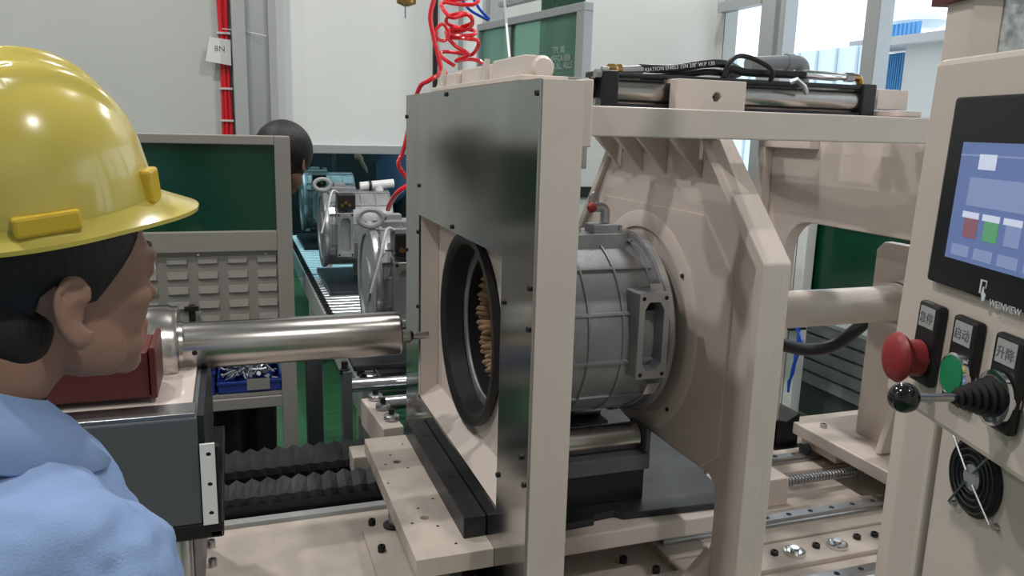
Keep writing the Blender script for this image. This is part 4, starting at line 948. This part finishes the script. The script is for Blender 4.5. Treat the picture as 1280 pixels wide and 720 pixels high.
# ================================================================== PEOPLE
def person_root(label,loc): return thing('person',label,'person',loc)
def remesh(o,vox,it=6,fac=.5):
    r=o.modifiers.new('remesh','REMESH'); r.mode='VOXEL'; r.voxel_size=vox; r.use_smooth_shade=True
    if it: s=o.modifiers.new('smooth','SMOOTH'); s.iterations=it; s.factor=fac
def limb(mb,pts,rad,seg=20,n=8):
    # tapered limb through joints
    P_=[];R__=[]
    for i in range(len(pts)-1):
        for k in range(n):
            t=k/n; P_.append(Vector(pts[i]).lerp(Vector(pts[i+1]),t)); R__.append(rad[i]*(1-t)+rad[i+1]*t)
    P_.append(Vector(pts[-1])); R__.append(rad[-1])
    mb.tube(P_,R__,seg); mb.ball(pts[0],rad[0],16,10); mb.ball(pts[-1],rad[-1],16,10)
    for p,r in zip(pts[1:-1],rad[1:-1]): mb.ball(p,r,16,10)
def head_mb(TH):
    # local head frame: origin at right-left ear axis centre, +x forward, +z up
    m=MB(); B=lambda c,r,ang=0: m.ball(TH@Vector(c),r,28,18,TH.to_3x3()@Matrix.Rotation(ang,3,'Y'))
    B((-.002,0,.045),(.097,.076,.092))          # skull
    B((.045,0,.030),(.052,.064,.060))           # forehead
    B((.050,0,-.012),(.046,.054,.060))          # mid face
    B((.050,0,-.055),(.040,.046,.040))          # jaw front
    B((.072,0,-.083),(.018,.022,.017))          # chin
    for s in (-1,1):
        B((.010,s*.045,-.045),(.045,.018,.030),.45)   # jaw angle
        B((.060,s*.036,-.004),(.026,.022,.020))       # cheek
        B((.083,s*.026,.036),(.014,.026,.009),-.15)   # brow
        B((.082,s*.030,.020),(.0125,.0155,.0115))     # eye mound
        B((.089,s*.010,-.022),(.010,.009,.008))       # nostril wing
    B((.096,0,.006),(.009,.0085,.028),-.35)     # nose bridge
    B((.104,0,-.016),(.012,.011,.010))          # nose tip
    B((.090,0,-.044),(.010,.022,.0065))         # upper lip
    B((.088,0,-.055),(.010,.020,.007))          # lower lip
    return m
def ear_mb(TH,s,m):
    pts=[]
    c=Vector((-.012,s*.079,-.002))
    # helix rim: outline curve
    out=[(.006,.010),(.010,.022),(.004,.032),(-.008,.035),(-.019,.029),(-.023,.014),(-.019,-.004),(-.012,-.018),(-.003,-.028),(.006,-.026),(.010,-.014)]
    P_=[TH@(c+Vector((a,s*(.010 if a<-.01 else .004),b))) for a,b in out]
    m.tube(smooth_path(P_,5),.0042,10)
    # shell
    m.ball(TH@(c+Vector((-.006,s*.000,.004))),(.0165,.0055,.029),18,12,TH.to_3x3()@Matrix.Rotation(-s*.30,3,'Z'))
    m.ball(TH@(c+Vector((.002,s*.004,-.022))),(.010,.006,.011),14,10,TH.to_3x3())
    m.tube(smooth_path([TH@(c+Vector((a,s*.0075,b))) for a,b in ((.0,.018),(-.010,.014),(-.012,.0),(-.004,-.012))],5),.0032,8)
# ---- helmeted man
PY=.80
ear=at(98,396,y=PY)
yaw=math.radians(36); 
# head centre sits behind the right ear (ear is on the camera side)
TH=Matrix.Translation(ear)@Matrix.Rotation(yaw,4,'Z')@Matrix.Rotation(math.radians(-1),4,'Y')@Matrix.Rotation(math.radians(3),4,'X')@Matrix.Translation((.012,.082,.002))
HC=TH.translation.copy()
man=person_root('man in yellow hard hat and light blue work shirt watching the machine',(HC.x-.08,HC.y-.05,0))
bm=head_mb(TH); ear_mb(TH,-1,bm); ear_mb(TH,1,bm)
fw=Vector((math.cos(yaw),math.sin(yaw),0)); rt=Vector((math.sin(yaw),-math.cos(yaw),0))
nk0=HC+fw*-.035+Vector((0,0,-.03)); nk1=HC+fw*-.105+Vector((0,0,-.095))
limb(bm,[nk0,nk1,nk1+Vector((0,0,-.10))-fw*.01],[.060,.066,.085])
ch=nk1+Vector((0,0,-.20))-fw*.01; hip=Vector((ch.x-.02,ch.y,.93))
bm.ball(ch,(.14,.19,.20),28,18,Matrix.Rotation(yaw,3,'Z')); bm.ball(hip+Vector((0,0,.03)),(.12,.165,.15),28,18,Matrix.Rotation(yaw,3,'Z'))
limb(bm,[ch,hip],[.13,.13])
def arm(mb,s,elb,wr,sh=None):
    shd=nk1+rt*(s*.185)+Vector((0,0,-.085)); 
    limb(mb,[nk1+Vector((0,0,-.06)),shd,elb,wr],[.05,.05,.036,.028]); return shd
elR=nk1+rt*.24+fw*.05+Vector((0,0,-.36)); wrR=elR+fw*.20+Vector((0,0,-.12))-rt*.05
elL=nk1-rt*.24+fw*.05+Vector((0,0,-.36)); wrL=elL+fw*.20+Vector((0,0,-.12))+rt*.05
arm(bm,1,elR,wrR); arm(bm,-1,elL,wrL)
def hand(mb,wr,dirv,side):
    d=dirv.normalized(); up=Vector((0,0,1)); sd=d.cross(up).normalized()
    palm=wr+d*.05; mb.ball(palm,(.048,.018,.040),18,12,Matrix((d,sd,up)).transposed())
    for i,L_ in enumerate((.068,.078,.072,.056)):
        b0=wr+d*.085+up*(.028-.019*i); p1=b0+d*L_*.45-up*.004; p2=p1+d*L_*.3+sd*(-side)*.012-up*.008; p3=p2+d*L_*.22+sd*(-side)*.018-up*.008
        limb(mb,[b0,p1,p2,p3],[.0092,.0085,.0078,.0068],10,3)
    b0=wr+d*.03+up*.03; limb(mb,[b0,b0+d*.03+up*.022,b0+d*.06+up*.026-sd*side*.01],[.012,.010,.008],10,3)
hand(bm,wrR,fw*1+Vector((0,0,-.5)),1); hand(bm,wrL,fw*1+Vector((0,0,-.5)),-1)
for s in (-1,1):
    hj=hip+rt*(s*.09); kn_=Vector((hj.x+fw.x*.03,hj.y+fw.y*.03,.48)); an=Vector((hj.x,hj.y,.09))
    limb(bm,[hj,kn_,an],[.088,.058,.040]); bm.ball(an+fw*.07+Vector((0,0,-.045)),(.13,.045,.045),20,12,Matrix.Rotation(yaw,3,'Z'))
body=obj('body',bm,'skin',man); remesh(body,.0042,5,.5)
# sunk ear canal / eyes / brows
obj('eye',MB().ball(TH@Vector((.0845,-.030,.021)),(.0115,.0115,.0105),16,10),'paper',man,smooth=True,label='white of the eye')
obj('iris',MB().ball(TH@Vector((.0925,-.031,.021)),(.0035,.005,.005),12,8),'black',man,smooth=True)
obj('eyebrow',MB().tube(smooth_path([TH@Vector(p) for p in ((.094,-.012,.041),(.0925,-.028,.045),(.082,-.042,.042))]),.0028,8),'hair',man)
obj('eyelash',MB().tube(smooth_path([TH@Vector(p) for p in ((.092,-.020,.026),(.0935,-.030,.029),(.086,-.041,.026))]),.0018,6),'hair',man)
# hair: cap shell covering back and sides of the skull, cropped at ears
hairm=MB()
c0=Vector((-.002,0,.045)); rr_=Vector((.102,.081,.096)); v=[];f=[]; nu,nvv=48,24
def hl(an):  # lower limit of z (local) by azimuth (0 = forward)
    a=abs((an+PI)%(2*PI)-PI)
    if a<.75: return .075
    if a<1.25: return .075+(a-.75)/.5*(.030-.075)
    if a<1.5: return .030-(a-1.25)/.25*.030
    if a<1.9: return .0+(a-1.5)/.4*.035
    if a<2.2: return .035-(a-1.9)/.3*.075
    return -.04-(a-2.2)/.94*.012
for j in range(nvv+1):
    for i in range(nu):
        an=2*PI*i/nu; zl=hl(an); tl_=max(-1,min(1,(zl-c0.z)/rr_.z)); th1=math.acos(tl_); th=th1*j/nvv
        k=1+ .0*j
        x_=rr_.x*math.sin(th)*math.cos(an); y_=rr_.y*math.sin(th)*math.sin(an); z_=rr_.z*math.cos(th)
        v.append(TH@(c0+Vector((x_,y_,z_))))
for j in range(nvv):
    for i in range(nu):
        k=(i+1)%nu; f.append((j*nu+i,(j+1)*nu+i,(j+1)*nu+k,j*nu+k))
ho=obj('hair',hairm.add(v,f),'hair',man,smooth=True,label='short black hair'); so=ho.modifiers.new('solid','SOLIDIFY'); so.thickness=.008; so.offset=-1
# nape hair on the neck
hairb=MB(); hairb.ball(TH@Vector((-.050,0,-.020)),(.052,.068,.060),48,32,TH.to_3x3())
hn=obj('nape_hair',hairb,'hair',man,smooth=True)
# ---- shirt (loft over the torso, continuous with sleeves, plus collar)
sm=MB()
rotz=Matrix.Rotation(yaw,3,'Z')
sm.ball(ch+Vector((0,0,.02)),(.165,.205,.21),32,20,rotz); sm.ball(ch+Vector((0,0,-.15)),(.155,.19,.22),32,20,rotz); sm.ball(hip+Vector((0,0,.08)),(.15,.19,.17),28,18,rotz)
for s,el,wr_ in ((1,elR,wrR),(-1,elL,wrL)):
    shd=nk1+rt*(s*.19)+fw*.010+Vector((0,0,-.108)); limb(sm,[nk1+Vector((0,0,-.095))+rt*s*.03,shd,el,wr_-(wr_-el)*.05],[.088,.086,.066,.046],24)
    for k in range(5):
        t_=.2+.16*k; c_=shd.lerp(el,t_)
        if k%2: sm.ball(c_,(.075-.012*t_,.072-.012*t_,.018),20,10,Matrix.Rotation(.3*s+.2*k,3,'X'))
sho=obj('shirt',sm,'shirt',man,label='light blue cotton work shirt'); remesh(sho,.006,4,.5)
tx=bpy.data.textures.new('wrinkles','CLOUDS'); tx.noise_scale=.07
dm=sho.modifiers.new('wrinkles','DISPLACE'); dm.texture=tx; dm.strength=.026; dm.mid_level=.5; dm.texture_coords='LOCAL'
# collar: folded band round the neck
def ringpts(zc,ra,rb,tilt,drop):
    out=[]
    for i in range(40):
        a=2*PI*i/40; p=fw*(math.cos(a)*ra)+rt*(math.sin(a)*rb); out.append(nk1+p+Vector((0,0,zc-tilt*math.cos(a)-drop)))
    return out
rows=[ringpts(-.04,.088,.090,.040,0),ringpts(.038,.082,.080,.046,0),ringpts(.046,.088,.087,.048,0),ringpts(.026,.106,.110,.052,0),ringpts(-.015,.136,.146,.056,0)]
v=[p for r in rows for p in r]; f=[(j*40+i,j*40+(i+1)%40,(j+1)*40+(i+1)%40,(j+1)*40+i) for j in range(4) for i in range(40)]
co_=obj('collar',MB().add(v,f),'shirt',man,smooth=True,label='folded light blue collar'); so=co_.modifiers.new('solid','SOLIDIFY'); so.thickness=.004
trs=MB()
for s in (-1,1):
    hj=hip+rt*(s*.09); kn_=Vector((hj.x+fw.x*.03,hj.y+fw.y*.03,.48)); an=Vector((hj.x,hj.y,.10)); limb(trs,[hj,kn_,an],[.104,.075,.06])
trs.ball(hip,(.135,.18,.12),24,16,rotz)
t_o=obj('trousers',trs,'pants',man); remesh(t_o,.009,3)
shoe=MB()
for s in (-1,1):
    hj=hip+rt*(s*.09); an=Vector((hj.x,hj.y,.05)); shoe.ball(an+fw*.06,(.15,.055,.05),20,12,rotz)
obj('shoes',shoe,'black',man,smooth=True)
# ---- hard hat
hat=MB()
HT=TH@Matrix.Translation((-.010,0,.086))@Matrix.Rotation(math.radians(-7),4,'Y')
ra_,rb_,rz_=.114,.107,.138
def dome(an,th,off=0):
    cx=math.cos(an); sy=math.sin(an); ex=ra_+off; ey=rb_+off; ez=rz_+off
    s_=math.sin(th)**.86; return Vector((ex*s_*cx,ey*s_*sy,ez*math.cos(th)))
v=[];f=[]; nu,nj=96,28
for j in range(nj+1):
    th=PI/2*j/nj
    for i in range(nu):
        an=2*PI*i/nu; p=dome(an,max(th,.001))
        # moulded crown ridges: centre one and two side ones running front to back
        yb_=p.y; r=0
        top=max(0,1-(th/1.25)**3)
        r+=.011*math.exp(-((yb_)/.014)**4)*top
        r+=.007*math.exp(-((abs(yb_)-.046)/.010)**4)*top*(1 if th>.2 else 0)
        p+=p.normalized()*r
        v.append(HT@p)
for j in range(nj):
    for i in range(nu):
        k=(i+1)%nu; f.append((j*nu+i,(j+1)*nu+i,(j+1)*nu+k,j*nu+k))
hh_=obj('hard_hat',MB().add(v,f),'yellow',man,smooth=True,label='glossy yellow hard hat shell'); so=hh_.modifiers.new('solid','SOLIDIFY'); so.thickness=.003; so.offset=-1
v=[];f=[]
def brim(an):
    a=abs((an+PI)%(2*PI)-PI); pk=max(0,math.cos(a))**2.2
    return .012+.034*pk, -.008-.010*pk
for i in range(nu):
    an=2*PI*i/nu; e=dome(an,PI/2); w_,dz=brim(an); dn=Vector((math.cos(an),math.sin(an),0))
    v+=[HT@(e+Vector((0,0,.006))),HT@(e+dn*w_*.35+Vector((0,0,dz*.2))),HT@(e+dn*w_+Vector((0,0,dz))),HT@(e+dn*w_*.98+Vector((0,0,dz-.004))),HT@(e+dn*w_*.3+Vector((0,0,dz*.2-.004))),HT@(e+dn*-.003+Vector((0,0,-.0)))]
for i in range(nu):
    k=(i+1)%nu
    for a in range(6): b=(a+1)%6; f.append((i*6+a,k*6+a,k*6+b,i*6+b))
obj('brim',MB().add(v,f),'yellow',hh_,smooth=True)
def slot(an,wd,hg,zc,name='accessory_slot'):
    e=dome(an,PI/2); nrm=Vector((math.cos(an)/ra_,math.sin(an)/rb_,0)).normalized(); tg=Vector((-nrm.y,nrm.x,0))
    Tm=Matrix((tg,Vector((0,0,1)),nrm)).transposed().to_4x4(); Tm.translation=e
    obj(name,MB().box(-wd/2,wd/2,zc,zc+hg,-.008,.007,HT@Tm),'yellowd',hh_,.003)
slot(-PI/2-.28,.052,.018,.0); slot(PI/2-.12,.052,.018,.0); slot(-.80,.026,.032,.002); slot(.80,.026,.032,.002)

# ---- second person behind the fence
Y2=3.0
hc2=at(356,187,y=Y2); 
T2=Matrix.Translation(hc2)@Matrix.Rotation(math.radians(62),4,'Z')@Matrix.Rotation(math.radians(14),4,'Y')@Matrix.Translation((0,0,-.05))
m2=person_root('dark haired person standing behind the green fence',(hc2.x,hc2.y,0))
b2m=head_mb(T2); ear_mb(T2,-1,b2m); ear_mb(T2,1,b2m)
n2_=Vector((hc2.x-.09,hc2.y+.02,hc2.z-.24)); limb(b2m,[T2.translation,n2_],[.055,.06])
c2_=n2_+Vector((-.20,.06,-.24)); h2_=Vector((hc2.x-.26,hc2.y+.14,.88))
b2m.ball(c2_,(.13,.18,.2),20,14); limb(b2m,[c2_,h2_],[.13,.13])
for s in (-1,1):
    sh_=n2_+Vector((.10*s-.16,.05,-.13)) ; el=sh_+Vector((-.06,.06,-.27)); wr_=el+Vector((-.08,.16,-.06)); limb(b2m,[n2_+Vector((0,0,-.08)),sh_,el,wr_],[.07,.06,.043,.028]); hand(b2m,wr_,Vector((-.3,.8,-.2)),s)
feet=[at(272,548,y=3.2),at(322,548,y=3.35)]
for s,ft_ in ((0,feet[0]),(1,feet[1])):
    k_=Vector((ft_.x,ft_.y,.5)); an=Vector((ft_.x-.0,ft_.y,.08)); limb(b2m,[h2_+Vector((.09*(1 if s else -1),0,0)),k_,an],[.09,.06,.042])
bo=obj('body',b2m,'skin',m2); remesh(bo,.007,4)
sh2=MB(); sh2.ball(c2_,(.15,.2,.22),24,16); limb(sh2,[c2_,h2_],[.15,.15])
for s in (-1,1):
    sh_=n2_+Vector((.10*s-.16,.05,-.13)) ; el=sh_+Vector((-.06,.06,-.27)); wr_=el+Vector((-.08,.16,-.06)); limb(sh2,[n2_+Vector((0,0,-.12)),sh_,el,el.lerp(wr_,.9)],[.08,.075,.058,.042])
so_=obj('shirt',sh2,'shirt',m2); remesh(so_,.009,4)
tr2=MB()
for s,ft_ in ((0,feet[0]),(1,feet[1])):
    k_=Vector((ft_.x,ft_.y,.5)); an=Vector((ft_.x,ft_.y,.06)); limb(tr2,[h2_+Vector((.09*(1 if s else -1),0,0)),k_,an],[.12,.085,.075])
to=obj('trousers',tr2,'pants',m2); remesh(to,.01,3)
hr2=MB().ball(T2@Vector((-.008,0,.048)),(.118,.100,.106),28,18,T2.to_3x3()); hr2.ball(T2@Vector((-.06,0,-.01)),(.045,.066,.06),20,14,T2.to_3x3())
hr2.ball(T2@Vector((.05,-.02,.075)),(.055,.06,.05),20,14,T2.to_3x3())
ho=obj('hair',hr2,'hair',m2); remesh(ho,.006,4)
sf=MB()
for ft_ in feet: sf.ball((ft_.x+.03,ft_.y-.04,.045),(.06,.13,.045),18,12)
obj('shoes',sf,'black',m2,smooth=True)
# ---- third person: worker beyond the teal glass
Y3=8.0
q=at(475,205,y=Y3)
m3=person_root('worker in dark blue jacket with bare hand beyond the glass',(q.x+.12,Y3,0))
jb=MB(); cx=q.x+.12
jb.ball((cx,Y3,1.38),(.22,.15,.24),24,16); limb(jb,[(cx,Y3,1.38),(cx,Y3,.95)],[.16,.16])
shl=Vector((cx-.2,Y3-.05,1.52)); elb=Vector((at(440,182,y=Y3-.1).x+.04,Y3-.15,1.46)); wrs=at(455,190,y=Y3-.3)
limb(jb,[(cx,Y3,1.5),shl,elb],[.09,.08,.06]); limb(jb,[(cx,Y3,1.5),(cx+.22,Y3,1.48),(cx+.27,Y3-.05,1.15)],[.09,.08,.06])
bb3=MB(); limb(bb3,[elb,at(447,196,y=Y3-.25)],[.045,.032]); hand(bb3,at(447,196,y=Y3-.25),Vector((.5,-.1,-.7)),1)
limb(bb3,[(cx,Y3,1.5),(cx,Y3,1.66)],[.07,.06]); bb3.ball((cx,Y3-.02,1.74),(.08,.1,.12),24,16); bb3.ball((cx,Y3,1.3),(.15,.1,.2),20,12); limb(bb3,[(cx,Y3,1.3),(cx,Y3,.9)],[.12,.12])
bb3.ball((cx,Y3-.12,1.73),(.013,.015,.02),10,8)
for s in (-1,1): limb(bb3,[(cx+.09*s,Y3,.9),(cx+.1*s,Y3,.5),(cx+.1*s,Y3,.06)],[.08,.055,.04])
o=obj('body',bb3,'skin',m3); remesh(o,.009,4)
o=obj('jacket',jb,mat('dark_blue_jacket',(.06,.09,.17),.8),m3); remesh(o,.012,4)
tr3=MB()
for s in (-1,1): limb(tr3,[(cx+.09*s,Y3,.95),(cx+.1*s,Y3,.5),(cx+.1*s,Y3,.06)],[.11,.08,.07])
o=obj('trousers',tr3,'pants',m3); remesh(o,.012,3)
o=obj('hair',MB().ball((cx,Y3+.02,1.79),(.09,.11,.1),20,12),'hair',m3,smooth=True)
# dark machinery backdrop in the further hall
mc=thing('far_machine','dark teal machine cabinet beyond the glass partition','machine',(.9,8.9,0))
obj('cabinet',MB().box(-.5,2.6,8.9,9.3,0,2.6),'gbox',mc,.01)
for k in range(4): obj('door_panel',MB().box(-.4+.75*k,.3+.75*k,8.86,8.9,.2,2.4),'oxide',mc,.01)
struct('wall_far',MB().box(-5,6,9.8,9.9,0,4.6),'wallw')
